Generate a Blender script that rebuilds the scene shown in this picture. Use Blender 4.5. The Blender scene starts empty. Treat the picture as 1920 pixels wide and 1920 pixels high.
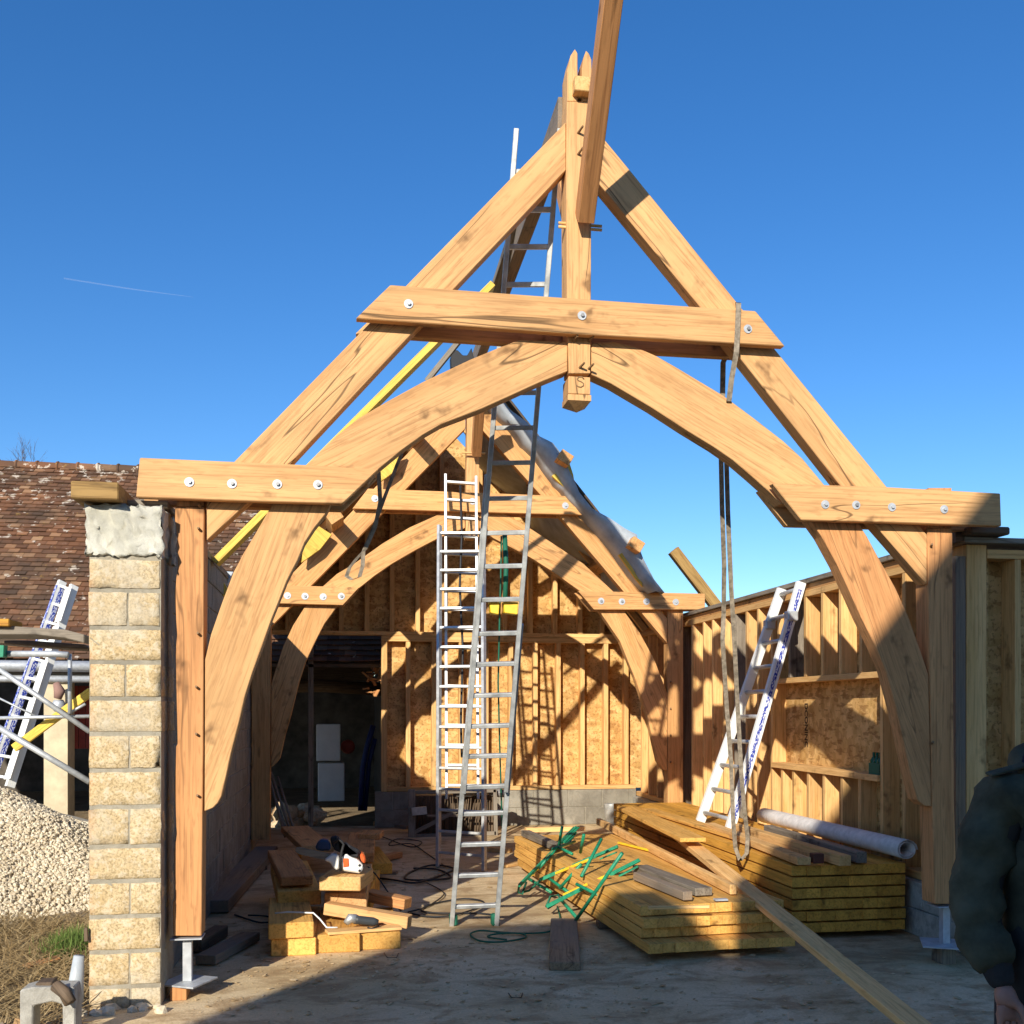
import bpy, bmesh, math, random
from mathutils import Vector, Matrix
random.seed(11)
rad = math.radians
S = bpy.context.scene
# ---------------------------------------------------------------- camera, sky, sun
F, CX, HY, CH, YAW = 1900.0, 960.0, 1330.0, 1.65, rad(9.27)
cd = bpy.data.cameras.new('camera'); cam = bpy.data.objects.new('camera', cd)
S.collection.objects.link(cam); S.camera = cam
cam.location = (0, 0, CH); cam.rotation_euler = (rad(90), 0, -YAW)
cd.sensor_width = 36; cd.lens = 36*F/1920; cd.shift_y = (HY-960)/1920
cd.clip_start = .05; cd.clip_end = 3000
SAZ, SEL = rad(25), rad(24)
W = bpy.data.worlds.new('World'); S.world = W; W.use_nodes = True
wn = W.node_tree.nodes; bg = wn['Background']
sk = wn.new('ShaderNodeTexSky'); sk.sky_type = 'NISHITA'; sk.sun_disc = False
sk.sun_elevation = SEL; sk.sun_rotation = rad(180)+SAZ
sk.air_density = 1.0; sk.dust_density = .15; sk.ozone_density = 4.0; sk.altitude = 200
hs_ = wn.new('ShaderNodeHueSaturation'); hs_.inputs['Saturation'].default_value = 1.24; hs_.inputs['Hue'].default_value = .506
W.node_tree.links.new(sk.outputs[0], hs_.inputs['Color']); W.node_tree.links.new(hs_.outputs[0], bg.inputs[0]); bg.inputs[1].default_value = .118
sd = bpy.data.lights.new('sun', 'SUN'); sun = bpy.data.objects.new('sun', sd); S.collection.objects.link(sun)
sd.energy = 4.5; sd.angle = rad(.5); sd.color = (1, .93, .80)
SD = Vector((math.sin(SAZ)*math.cos(SEL), math.cos(SAZ)*math.cos(SEL), -math.sin(SEL)))
sun.rotation_euler = SD.to_track_quat('-Z', 'Y').to_euler()
S.view_settings.view_transform = 'Standard'; S.view_settings.look = 'None'
S.view_settings.exposure = 0.52; S.view_settings.gamma = 1
S.render.engine = 'CYCLES'
# ---------------------------------------------------------------- helpers
ca, sa = math.cos(YAW), math.sin(YAW)
def ray(px, py):
    u = (px-CX)/F; v = (HY-py)/F
    return Vector((u*ca+sa, ca-u*sa, v))
def atW(px, py, w): return Vector((0, 0, CH))+ray(px, py)*w
def onY(px, py, Y): r = ray(px, py); return Vector((0, 0, CH))+r*(Y/r.y)
def onX(px, py, X): r = ray(px, py); return Vector((0, 0, CH))+r*(X/r.x)
def onZ(px, py, z=0): return atW(px, py, (CH-z)*F/(py-HY))
def V(*a): return Vector(a)
ORG = {}
def basis(d):
    e1 = Vector(d).normalized(); u = V(0, 0, 1) if abs(e1.z) < .9 else V(0, 1, 0)
    e2 = e1.cross(u).normalized(); return e1, e2, e1.cross(e2)
class MB:
    def __init__(s): s.v = []; s.f = []; s.g = []; s.sm = []; s.mi = []
    def put(s, bm, d=(0, 0, 1), bev=0, smooth=False, mi=0, off=None):
        if bev:
            es = [e for e in bm.edges if len(e.link_faces) == 2 and e.calc_face_angle(0) > .35]
            bmesh.ops.bevel(bm, geom=es, offset=bev, segments=1, affect='EDGES', clamp_overlap=True)
        bmesh.ops.recalc_face_normals(bm, faces=bm.faces)
        e = basis(d); o = off or V(random.uniform(0, 40), random.uniform(0, 20), random.uniform(0, 20))
        n = len(s.v)
        bm.verts.index_update()
        for v in bm.verts:
            s.v.append(tuple(v.co)); s.g.append((v.co.dot(e[0])+o.x, v.co.dot(e[1])+o.y, v.co.dot(e[2])+o.z))
        for f in bm.faces:
            s.f.append([n+v.index for v in f.verts]); s.sm.append(smooth); s.mi.append(mi)
        bm.free(); return s
    def prism(s, pts, ext, d=(0, 0, 1), bev=.003, **k):
        bm = bmesh.new(); vs = [bm.verts.new(p) for p in pts]; f = bm.faces.new(vs)
        r = bmesh.ops.extrude_face_region(bm, geom=[f])
        bmesh.ops.translate(bm, vec=Vector(ext), verts=[g for g in r['geom'] if isinstance(g, bmesh.types.BMVert)])
        return s.put(bm, d, bev, **k)
    def box(s, lo, hi, d=(0, 0, 1), bev=.003, **k):
        lo, hi = Vector(lo), Vector(hi)
        return s.prism([V(lo.x, lo.y, lo.z), V(hi.x, lo.y, lo.z), V(hi.x, lo.y, hi.z), V(lo.x, lo.y, hi.z)], (0, hi.y-lo.y, 0), d, bev, **k)
    def beam(s, a, b, w, h, up=(0, 0, 1), bev=.003, **k):
        a, b = Vector(a), Vector(b); d = (b-a); e1 = d.normalized()
        e2 = e1.cross(Vector(up)).normalized(); e3 = e2.cross(e1)
        q = [a+e2*(w/2*i)+e3*(h/2*j) for i, j in ((-1, -1), (1, -1), (1, 1), (-1, 1))]
        return s.prism(q, d, d, bev, **k)
    def tube(s, pts, r, n=8, smooth=True, closed=False, cap=True, **k):
        bm = bmesh.new(); pts = [Vector(p) for p in pts]; N = len(pts); rings = []
        rr = r if isinstance(r, (list, tuple)) else [r]*N
        pe = None
        for i, p in enumerate(pts):
            if closed: t = (pts[(i+1) % N]-pts[i-1])
            else: t = pts[min(i+1, N-1)]-pts[max(i-1, 0)]
            t.normalize()
            if pe is None: e = basis(t)[1]
            else: e = (pe-t*pe.dot(t)).normalized()
            pe = e; g = t.cross(e)
            rings.append([bm.verts.new(p+(e*math.cos(a)+g*math.sin(a))*rr[i]) for a in [2*math.pi*j/n for j in range(n)]])
        for i in range(N if closed else N-1):
            A, B = rings[i], rings[(i+1) % N]
            for j in range(n): bm.faces.new((A[j], A[(j+1) % n], B[(j+1) % n], B[j]))
        if cap and not closed: bm.faces.new(rings[0]); bm.faces.new(rings[-1])
        d = pts[-1]-pts[0]
        if d.length < 1e-4: d = V(0, 0, 1)
        return s.put(bm, d, 0, smooth, **k)
    def lathe(s, c, axis, prof, n=16, smooth=False, **k):
        e1, e2, e3 = basis(axis); bm = bmesh.new(); c = Vector(c); R = []
        for (h, r) in prof:
            R.append([bm.verts.new(c+e1*h+(e2*math.cos(a)+e3*math.sin(a))*max(r, 1e-4)) for a in [2*math.pi*j/n for j in range(n)]])
        for A, B in zip(R, R[1:]):
            for j in range(n): bm.faces.new((A[j], A[(j+1) % n], B[(j+1) % n], B[j]))
        bm.faces.new(R[0]); bm.faces.new(R[-1])
        return s.put(bm, axis, 0, smooth, **k)
    def grid(s, rows, d=(0, 0, 1), smooth=True, **k):
        bm = bmesh.new(); R = [[bm.verts.new(p) for p in r] for r in rows]
        for A, B in zip(R, R[1:]):
            for j in range(len(A)-1): bm.faces.new((A[j], A[j+1], B[j+1], B[j]))
        return s.put(bm, d, 0, smooth, **k)
    def build(s, name, mat, parent=None, org=None):
        o0 = ORG.get(parent.name, V(0, 0, 0)) if parent else (Vector(org) if org else V(0, 0, 0))
        me = bpy.data.meshes.new(name)
        me.from_pydata([tuple(Vector(v)-o0) for v in s.v], [], s.f)
        a = me.attributes.new('gr', 'FLOAT_VECTOR', 'POINT')
        a.data.foreach_set('vector', [c for g in s.g for c in g])
        me.polygons.foreach_set('use_smooth', s.sm)
        for m in (mat if isinstance(mat, (list, tuple)) else [mat]): me.materials.append(m)
        me.polygons.foreach_set('material_index', s.mi); me.update()
        o = bpy.data.objects.new(name, me); S.collection.objects.link(o)
        if parent: o.parent = parent
        else: o.location = o0
        ORG[o.name] = o0
        return o
def tag(o, label=None, cat=None, group=None, kind=None):
    if label: o['label'] = label
    if cat: o['category'] = cat
    if group: o['group'] = group
    if kind: o['kind'] = kind
    return o
def thing(name, label, cat, loc=(0, 0, 0), group=None):
    o = bpy.data.objects.new(name, None); S.collection.objects.link(o); o.location = loc
    o.empty_display_size = .1; ORG[o.name] = Vector(loc); return tag(o, label, cat, group)
def one(mb, name, mat, label, cat, group=None, kind=None, org=None):
    if org is None and mb.v:
        n = len(mb.v); org = (sum(v[0] for v in mb.v)/n, sum(v[1] for v in mb.v)/n, min(v[2] for v in mb.v))
    return tag(mb.build(name, mat, None, org), label, cat, group, kind)
# ---------------------------------------------------------------- materials
class NT:
    def __init__(s, name):
        s.m = bpy.data.materials.new(name); s.m.use_nodes = True; s.t = s.m.node_tree
        s.b = s.t.nodes['Principled BSDF']
    def n(s, ty, props=None, **ins):
        x = s.t.nodes.new('ShaderNode'+ty)
        for k, v in (props or {}).items(): setattr(x, k, v)
        for k, v in ins.items():
            key = int(k[1:]) if k[0] == 'i' and k[1:].isdigit() else k.replace('_', ' ')
            s.set(x.inputs[key], v)
        return x
    def set(s, sock, v):
        if isinstance(v, bpy.types.NodeSocket): s.t.links.new(v, sock)
        elif hasattr(v, 'outputs'): s.t.links.new(v.outputs[0], sock)
        else: sock.default_value = v
    def math(s, op, a, b=0.0, c=None):
        x = s.n('Math', {'operation': op}, i0=a, i1=b)
        if c is not None: s.set(x.inputs[2], c)
        return x.outputs[0]
    def vm(s, op, a, b): return s.n('VectorMath', {'operation': op}, i0=a, i1=b).outputs[0]
    def noise(s, vec, scale, detail=4, rough=.55, dist=0.0):
        return s.n('TexNoise', None, Vector=vec, Scale=scale, Detail=detail, Roughness=rough, Distortion=dist).outputs[0]
    def ramp(s, fac, stops, interp='LINEAR'):
        r = s.n('ValToRGB', None, Fac=fac); cr = r.color_ramp; cr.interpolation = interp
        while len(cr.elements) < len(stops): cr.elements.new(.5)
        for e, (p, c) in zip(cr.elements, stops):
            e.position = p; e.color = (c, c, c, 1) if isinstance(c, (int, float)) else (*c, 1)
        return r.outputs[0]
    def mix(s, fac, a, b, mode='MIX'):
        x = s.n('Mix', {'data_type': 'RGBA', 'blend_type': mode})
        s.set(x.inputs[0], fac)
        for sock, v in ((x.inputs[6], a), (x.inputs[7], b)):
            s.set(sock, (*v, 1) if isinstance(v, tuple) and len(v) == 3 else v)
        return x.outputs[2]
    def fin(s, col, rough=.7, metal=0.0, bump=None, bs=.3, bd=.01, spec=.4):
        s.set(s.b.inputs['Base Color'], (*col, 1) if isinstance(col, tuple) and len(col) == 3 else col)
        s.set(s.b.inputs['Roughness'], rough); s.set(s.b.inputs['Metallic'], metal)
        s.b.inputs['Specular IOR Level'].default_value = spec
        if bump is not None:
            x = s.n('Bump', None, Strength=bs, Distance=bd, Height=bump); s.set(s.b.inputs['Normal'], x)
        return s.m
    def gr(s, objrand=True):
        v = s.n('Attribute', {'attribute_name': 'gr'}).outputs['Vector']
        if objrand:
            r = s.n('ObjectInfo').outputs['Random']; s.rand = r
            v = s.vm('ADD', v, s.n('CombineXYZ', None, X=s.math('MULTIPLY', r, 31.0), Y=s.math('MULTIPLY', r, 17.0), Z=s.math('MULTIPLY', r, 7.0)).outputs[0])
        return v
def wood(name, light, dark, streak=(.25, .13, .05), crack=.5, var=.18, knot=.7, blot=None, rough=.7, grey=0.0):
    t = NT(name); g = t.gr()
    a = t.noise(t.vm('MULTIPLY', g, (.7, 10, 10)), 1.0, 7, .65, .8)
    c = t.ramp(a, [(.32, dark), (.5, light), (.72, tuple(min(1, x*1.12) for x in light))])
    f = t.noise(t.vm('MULTIPLY', g, (2.2, 70, 70)), 1.0, 3, .6, .3)
    c = t.mix(t.ramp(f, [(.30, .75), (.52, 0.0)]), c, streak, 'MIX') if crack else c
    b = t.noise(t.vm('MULTIPLY', g, (1.3, 3, 3)), 1.0, 4, .6)
    c = t.mix(t.ramp(b, [(.50, 0.0), (.70, .55)]), c, blot or tuple(x*.72 for x in light))
    # flecks of medullary rays
    fl = t.noise(t.vm('MULTIPLY', g, (9, 45, 45)), 1.0, 2, .5)
    c = t.mix(t.ramp(fl, [(.58, 0.0), (.70, .38)]), c, streak)
    vo = t.n('TexVoronoi', None, Vector=t.vm('ADD', t.vm('MULTIPLY', g, (1.5, 4.5, 4.5)), t.n('TexNoise', None, Vector=g, Scale=9.0).outputs[1]), Scale=1.0).outputs['Distance']
    c = t.mix(t.math('MULTIPLY', t.ramp(vo, [(.05, 1.0), (.16, .35), (.26, 0.0)]), knot), c, tuple(x*.35 for x in streak))
    # long drying checks
    k = t.noise(t.vm('MULTIPLY', g, (.45, 4.2, 4.2)), 1.0, 2.5, .45, .25)
    kk = t.math('ABSOLUTE', t.math('SUBTRACT', k, .5))
    msk = t.ramp(t.noise(t.vm('MULTIPLY', g, (.5, 1.6, 1.6)), 1.0, 1), [(.46, 0.0), (.50, 1.0)])
    cr = t.math('MULTIPLY', t.ramp(kk, [(.0025, 1.0), (.0065, 0.0)]), t.math('MULTIPLY', msk, crack))
    c = t.mix(cr, c, (.05, .028, .012))
    if grey:
        gg = t.ramp(t.noise(t.vm('MULTIPLY', g, (.7, 2, 2)), 1.0, 4), [(.4, 0.0), (.6, grey)]); c = t.mix(gg, c, (.20, .18, .155))
    vv = t.math('MULTIPLY_ADD', t.rand, 2*var, 1-var)
    c = t.mix(1.0, c, t.n('CombineXYZ', None, X=vv, Y=vv, Z=vv).outputs[0], 'MULTIPLY')
    h = t.math('ADD', t.math('MULTIPLY', f, .4), t.math('MULTIPLY', cr, -2.0))
    return t.fin(c, rough, bump=h, bs=.35, bd=.004, spec=.25)
OAK = wood('oak_fresh', (.66, .375, .16), (.55, .29, .115), (.36, .18, .07), crack=.8, var=.05)
OAK_R = wood('oak_red', (.60, .29, .115), (.48, .215, .08), (.29, .13, .05), var=.07)
OAK_G = wood('oak_weathered', (.34, .225, .13), (.21, .14, .08), (.10, .065, .04), var=.1, grey=.7)
MA = wood('oak_orange', (.66, .35, .135), (.54, .27, .09), (.34, .16, .055), var=.08)
PINE = wood('pine', (.75, .455, .185), (.65, .365, .12), (.44, .22, .07), crack=.15, var=.14)
PINE_Y = wood('pine_yellow', (.74, .52, .10), (.66, .43, .06), (.45, .27, .05), crack=.12, var=.14, knot=.5)
TREAT = wood('timber_treated', (.76, .42, .11), (.65, .33, .065), (.38, .17, .035), crack=.2, var=.2)
TREAT_D = wood('timber_treated_ochre', (.70, .36, .06), (.55, .26, .035), (.32, .13, .02), crack=.2, var=.18)
OCHD = wood('timber_old_ochre', (.36, .22, .075), (.24, .13, .04), (.13, .07, .02), crack=.2, var=.1)
GREYW = wood('timber_grey', (.26, .22, .17), (.15, .12, .09), (.08, .06, .045), var=.15)
DARKW = wood('timber_dark', (.16, .11, .07), (.09, .06, .04), (.04, .03, .02), var=.15)
def plain(name, c, rough=.6, metal=0, var=.12, sc=6, spec=.4):
    t = NT(name); co = t.n('TexCoord').outputs['Object']
    n = t.noise(co, sc, 5, .6)
    cc = t.mix(t.ramp(n, [(.35, 0.0), (.65, 1.0)]), tuple(x*(1-var) for x in c), tuple(min(1, x*(1+var)) for x in c))
    return t.fin(cc, t.math('MULTIPLY_ADD', n, .25, rough-.12), metal, n, .15, .004, spec)
ALU = plain('aluminium', (.52, .52, .51), .5, .6, .15, 14)
ALU_D = plain('aluminium_dull', (.50, .51, .50), .5, .6, .25, 10)
ZINC = plain('galvanised_steel', (.50, .52, .54), .55, .45, .12, 20)
WHITE = plain('white_paint', (.80, .80, .76), .5, 0, .06)
BLUE = plain('blue_sticker', (.015, .03, .12), .45, 0, .1, 30)
BLACK = plain('black_rubber', (.02, .02, .022), .6)
GREEN = plain('green_paint', (.015, .23, .12), .45, 0, .25, 25)
GREEN_R = plain('green_cord', (.01, .12, .07), .7)
YELL = plain('yellow_paint', (.80, .52, .03), .5, 0, .15, 25)
ORNG = plain('orange_plastic', (.75, .13, .03), .4)
REDP = plain('red_paint', (.33, .05, .03), .6, 0, .25)
STRAP = plain('webbing_strap', (.27, .225, .17), .85, 0, .35, 30, .1)
MEMB = plain('roof_membrane', (.36, .39, .42), .65, 0, .25, 4)
ROLL = plain('membrane_roll', (.66, .62, .59), .75, 0, .12, 20)
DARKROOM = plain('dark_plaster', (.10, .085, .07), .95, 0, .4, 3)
PEGM = plain('oak_peg', (.22, .13, .06), .7)
BOLTM = plain('bolt_hole', (.30, .30, .30), .5, .5)
def mat_osb():
    t = NT('osb'); g = t.gr(False)
    cols = None
    for i, (sc, off, rot) in enumerate((((14, 5, 14), 0, .3), ((6, 13, 13), 5, -.5), ((9, 9, 9), 9, 1.2))):
        mp = t.n('Mapping', None, Vector=g, Rotation=(rot, rot*.6, rot*1.3), Scale=sc, Location=(off, off, 0)).outputs[0]
        mp = t.vm('ADD', mp, t.vm('MULTIPLY', t.n('TexNoise', None, Vector=mp, Scale=1.2).outputs[1], (.7, .7, .7)))
        v = t.n('TexVoronoi', None, Vector=mp, Scale=1.25); bw = t.n('RGBToBW', None, Color=v.outputs['Color']).outputs[0]
        c = t.ramp(bw, [(.1, (.27, .12, .035)), (.4, (.54, .32, .105)), (.65, (.70, .42, .16)), (.95, (.82, .54, .24))])
        cols = c if cols is None else t.mix(.34, cols, c)
        bwk = bw
    dk = t.noise(t.vm('MULTIPLY', g, (30, 30, 9)), 1.0, 3)
    cols = t.mix(t.ramp(dk, [(.54, 0.0), (.62, .65)]), cols, (.26, .12, .035))
    return t.fin(cols, .75, bump=bwk, bs=.25, bd=.003, spec=.2)
OSB = mat_osb()
def mat_concrete(name, a, b, stain, sc=1.0, bs=.5):
    t = NT(name); co = t.n('TexCoord').outputs['Object']
    n1 = t.noise(co, .9*sc, 8, .65, .4); n2 = t.noise(t.vm('MULTIPLY', co, (1.0, 1.5, 1.0)), 2.3*sc, 8, .75, .5)
    n3 = t.noise(co, 60*sc, 4, .7)
    c = t.mix(t.ramp(n1, [(.38, 0.0), (.60, 1.0)]), a, b)
    c = t.mix(t.ramp(n2, [(.46, 0.0), (.60, .8)]), c, stain)
    c = t.mix(t.ramp(n3, [(.35, .35), (.6, 0.0)]), c, tuple(x*.5 for x in a))
    sp = t.n('TexVoronoi', None, Vector=co, Scale=14*sc).outputs['Distance']
    c = t.mix(t.ramp(sp, [(.05, .6), (.10, 0.0)]), c, tuple(x*.45 for x in stain))
    w = t.noise(co, .35*sc, 3, .5); c = t.mix(t.ramp(w, [(.52, 0.0), (.66, .45)]), c, tuple(x*.6 for x in stain))
    h = t.math('ADD', n3, t.math('MULTIPLY', n2, 2.0))
    return t.fin(c, .85, bump=h, bs=bs, bd=.01, spec=.25)
SLAB = mat_concrete('concrete_slab', (.62, .455, .245), (.76, .59, .36), (.34, .21, .10))
EARTH = mat_concrete('earth', (.30, .21, .12), (.40, .30, .18), (.18, .13, .08), 1.5, 1.0)
CONC = mat_concrete('concrete_grey', (.42, .40, .35), (.55, .53, .47), (.30, .28, .24), 4)
BLOCKG = mat_concrete('block_grey', (.30, .27, .21), (.38, .345, .28), (.22, .195, .155), 3)
def mat_block():
    t = NT('block_stone'); g = t.gr(False); co = t.n('TexCoord').outputs['Object']
    n = t.noise(co, 5, 6, .6); f = t.noise(co, 70, 5, .7); m = t.noise(co, 24, 3, .7)
    c = t.mix(t.ramp(n, [(.35, 0.0), (.62, 1.0)]), (.54, .39, .20), (.64, .50, .30))
    c = t.mix(t.ramp(f, [(.40, .85), (.54, 0.0)]), c, (.30, .215, .11))
    c = t.mix(t.ramp(m, [(.50, 0.0), (.62, .7)]), c, (.66, .56, .40))
    c = t.mix(t.ramp(t.noise(co, 2.2, 4), [(.5, 0.0), (.62, .45)]), c, (.46, .42, .34))
    # rusty run-off along the outer edge
    x = t.n('SeparateXYZ', None, Vector=co).outputs[0]
    e = t.math('MULTIPLY', t.ramp(t.math('MULTIPLY_ADD', x, 2.2, .5), [(.06, 1.0), (.17, 0.0)]), t.ramp(n, [(.45, 0.0), (.6, .6)]))
    c = t.mix(e, c, (.42, .17, .05))
    return t.fin(c, .95, bump=t.math('ADD', f, m), bs=.6, bd=.008, spec=.15)
BLOCK = mat_block()
MORTAR = mat_concrete('mortar', (.38, .34, .26), (.46, .41, .32), (.32, .28, .21), 8)
CAPC = mat_concrete('cap_concrete', (.72, .69, .57), (.80, .77, .67), (.58, .55, .45), 5, .7)
def mat_tile():
    t = NT('clay_tile'); r = t.n('NewGeometry').outputs['Random Per Island']; co = t.n('TexCoord').outputs['Object']
    c = t.ramp(r, [(0, (.10, .05, .03)), (.3, (.19, .088, .045)), (.55, (.145, .07, .04)), (.8, (.26, .125, .065)), (1, (.34, .20, .11))])
    n = t.noise(co, 1.1, 6, .65); c = t.mix(t.ramp(n, [(.42, 0.0), (.62, .7)]), c, (.075, .055, .04))
    z = t.n('SeparateXYZ', None, Vector=co).outputs[2]
    l = t.noise(co, 6.5, 3, .6); dens = t.math('ADD', l, t.math('MULTIPLY', z, .022))
    c = t.mix(t.ramp(dens, [(.72, 0.0), (.755, .75)]), c, (.60, .52, .42))
    l2 = t.noise(t.vm('ADD', co, (9, 4, 1)), 9, 3, .6); c = t.mix(t.ramp(l2, [(.66, 0.0), (.72, .5)]), c, (.35, .22, .06))
    return t.fin(c, .9, bump=l, bs=.3, spec=.15)
TILE = mat_tile()
def mat_stone(name, a, b):
    t = NT(name); r = t.n('NewGeometry').outputs['Random Per Island']; co = t.n('TexCoord').outputs['Object']
    c = t.mix(r, a, b); n = t.noise(co, 40, 3); return t.fin(t.mix(t.ramp(n, [(.35, .4), (.6, 0.0)]), c, tuple(x*.5 for x in a)), .9, bump=n, bs=.4)
GRAVEL = mat_stone('gravel_stone', (.55, .44, .29), (.82, .72, .54))
RUBBLE = mat_stone('rubble_stone', (.45, .27, .12), (.66, .52, .34))
STRAW = mat_stone('dry_straw', (.26, .17, .07), (.50, .37, .19))
GRASS = mat_stone('green_grass', (.08, .14, .025), (.20, .27, .06))
BARK = plain('bark', (.12, .09, .075), .9)
JACKET = plain('jacket_cloth', (.075, .075, .052), .95, 0, .35, 9, .1)
TROUS = plain('trouser_cloth', (.045, .042, .042), .95, 0, .3, 9, .1)
NAVY = plain('navy_wool', (.012, .015, .035), .98, 0, .3, 60, .1)
SKIN = plain('skin', (.42, .20, .14), .55, 0, .15, 12)
DKGLOVE = plain('dark_glove', (.03, .03, .03), .8, 0, .5, 60)
def mat_stripe(name, base, ink, sc):
    t = NT(name); g = t.gr(False); n = t.noise(t.vm('MULTIPLY', g, (sc, 110, 110)), 1.0, 0)
    return t.fin(t.mix(t.ramp(n, [(.44, 0.0), (.47, 1.0)], 'LINEAR'), base, ink), .5)
DECAL = mat_stripe('printed_band', (.60, .63, .74), (.03, .055, .36), 45)
# ---------------------------------------------------------------- ground
def sheet(name, lo, hi, z, mat, label, nx=2, ny=2, fz=None):
    m = MB(); rows = []
    for j in range(ny+1):
        rows.append([V(lo[0]+(hi[0]-lo[0])*i/nx, lo[1]+(hi[1]-lo[1])*j/ny, z) for i in range(nx+1)])
    if fz:
        for r in rows:
            for p in r: p.z += fz(p)
    m.grid(rows, smooth=bool(fz)); o = m.build(name, mat); o['kind'] = 'structure'; o['label'] = label; return o
def gz(p):
    return .05*math.sin(p.x*1.7+p.y)*math.sin(p.y*1.3)-.03 if p.x < -1.6 else 0
sheet('ground', (-900, -900), (900, 1400), -.14, EARTH, 'bare brown earth round the building site')
sheet('earth_bank', (-14, 2.5), (-1.3, 14.4), -.035, EARTH, 'uneven brown earth with dry grass left of the block pillar', 90, 90, gz)
m = MB()
slab_pts = [V(-1.45, -3, 0), V(4.75, -3, 0), V(4.75, 14.5, 0), V(-1.40, 14.5, 0), V(-1.42, 9, 0), V(-1.44, 6.2, 0), V(-1.50, 5.95, 0), V(-1.47, 5.6, 0), V(-1.62, 5.3, 0), V(-1.55, 4.6, 0)]
m.prism([p+V(0, 0, -.2) for p in slab_pts], (0, 0, .2), (1, 0, 0), .01)
o = m.build('concrete_slab', SLAB); tag(o, 'stained dusty concrete floor slab of the unfinished building', kind='structure')
# ---------------------------------------------------------------- the old barn behind (tiled roof on the left, dark room behind the gable)
BX0, BX1, BYE, BYR, BZE, BZR = -10.5, .62, 14.45, 19.0, 2.31, 5.93
barn = thing('tiled_barn', 'old barn with a lichen spotted brown clay tile roof and open dark front', 'barn', (-4, 14.6, 0))
m = MB(); nrow = 44; sl = V(0, BYR-BYE, BZR-BZE); L = sl.length; e = sl.normalized(); nn = V(0, -e.z, e.y)
for r in range(nrow):
    a = r/nrow*L; k = 0; x = BX0-(r % 2)*.085
    sag = .05*math.sin(r*.35)
    while x < BX1:
        w = .165; th = .012+random.uniform(-.003, .006); j = random.uniform(-.010, .010)
        base = V(x, BYE, BZE)+e*(a+j); up = nn*(.034+random.uniform(-.005, .007)); t2 = e*(L/nrow*1.35)
        xs = .012*math.sin(x*.8)
        q = [base+up+nn*xs, base+up+V(w-.006, 0, 0)+nn*xs, base+t2+V(w-.006, 0, 0)+nn*(.006+xs), base+t2+nn*(.006+xs)]
        bm = bmesh.new(); vs = [bm.verts.new(p) for p in q]+[bm.verts.new(p-nn*th) for p in q[:2]]
        bm.faces.new(vs[:4]); bm.faces.new((vs[0], vs[1], vs[5], vs[4])); m.put(bm); x += w
m.build('tiled_roof', TILE, barn)
m = MB(); x = BX0
while x < BX1:
    m.lathe((x, BYR, BZR-.02), (1, 0, 0), [(0, .125), (.03, .135), (.05, .115), (.36, .105), (.37, .09)], 12); x += .34
m.build('ridge_tiles', TILE, barn)
m = MB(); m.prism([V(BX0, BYE+.05, BZE-.02), V(BX0, BYR, BZR-.04), V(BX0, BYR, BZR-.09), V(BX0, BYE+.05, BZE-.07)], (BX1-BX0, 0, 0), (1, 0, 0))
m.prism([V(BX0, BYR+.02, BZR-.04), V(BX0, BYR+4.6, BZE), V(BX0, BYR+4.6, BZE-.06), V(BX0, BYR+.02, BZR-.09)], (BX1-BX0, 0, 0), (1, 0, 0))
m.build('roof_boarding', DARKW, barn)
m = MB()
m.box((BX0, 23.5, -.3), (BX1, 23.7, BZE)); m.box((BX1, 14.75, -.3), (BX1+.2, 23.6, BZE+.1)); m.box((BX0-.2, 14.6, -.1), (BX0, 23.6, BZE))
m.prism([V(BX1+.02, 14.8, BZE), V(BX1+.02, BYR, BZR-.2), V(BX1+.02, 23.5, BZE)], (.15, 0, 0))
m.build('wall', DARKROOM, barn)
m = MB()
for i in range(6):
    x = -1.05+i*.28+random.uniform(-.04, .04)
    m.tube([V(x, 14.9, 2.42), V(x+.03, 16, 3.28), V(x-.04, 17, 4.05), V(x, 18.8, 5.5)], .05, 7)
m.build('rafter', GREYW, barn)
m = MB(); m.tube([V(-3, 17.4, 2.02), V(-.4, 17.45, 2.05), V(.6, 17.4, 1.99)], .11, 8); m.build('tie_log', DARKW, barn)
m = MB(); m.box((-9.5, 14.5, 2.06), (-1.3, 14.62, 2.26), (1, 0, 0)); m.build('fascia', GREYW, barn)
m = MB(); m.tube([V(-9.5, 14.36, 2.24), V(-1.3, 14.36, 2.22)], .075, 12); m.tube([V(-9.5, 14.42, 2.07), V(-1.3, 14.42, 2.05)], .05, 10); m.build('gutter', ZINC, barn)
for (x0, x1, mt, nm, lab) in ((82, 127, WHITE, 'post', 'pale rendered front post'),):
    a = onY(x0, 1300, 14.45); b = onY(x1, 1300, 14.45)
    m = MB(); m.box((a.x, 14.45, -.1), (b.x, 14.8, 2.05)); o = m.build(nm, plain('pale_render', (.56, .46, .30), .9, 0, .15, 5), barn)
a = onY(134, 1300, 15.0); b = onY(200, 1300, 15.0)
m = MB()
for i in range(5): m.box((a.x+(b.x-a.x)*i/5+.004, 15.0, 1.1), (a.x+(b.x-a.x)*(i+1)/5-.004, 15.03, 1.98))
m.build('shutter', REDP, barn)
a = onY(95, 1300, 14.3)
m = MB(); m.tube([onY(105, 1280, 14.25), onY(112, 1296, 14.25), onY(108, 1310, 14.25)], [.04, .075, .05], 8); m.build('hanging_cloth', plain('faded_cloth', (.26, .15, .12), .9), barn)  # brownish cloth hanging at the barn front, not a lamp
m = MB(); m.lathe(onY(110, 1312, 14.3), (0, 0, -1), [(0, .06), (.05, .085), (.12, .085), (.16, .05)], 12, True); m.build('lantern', ZINC, barn)
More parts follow.
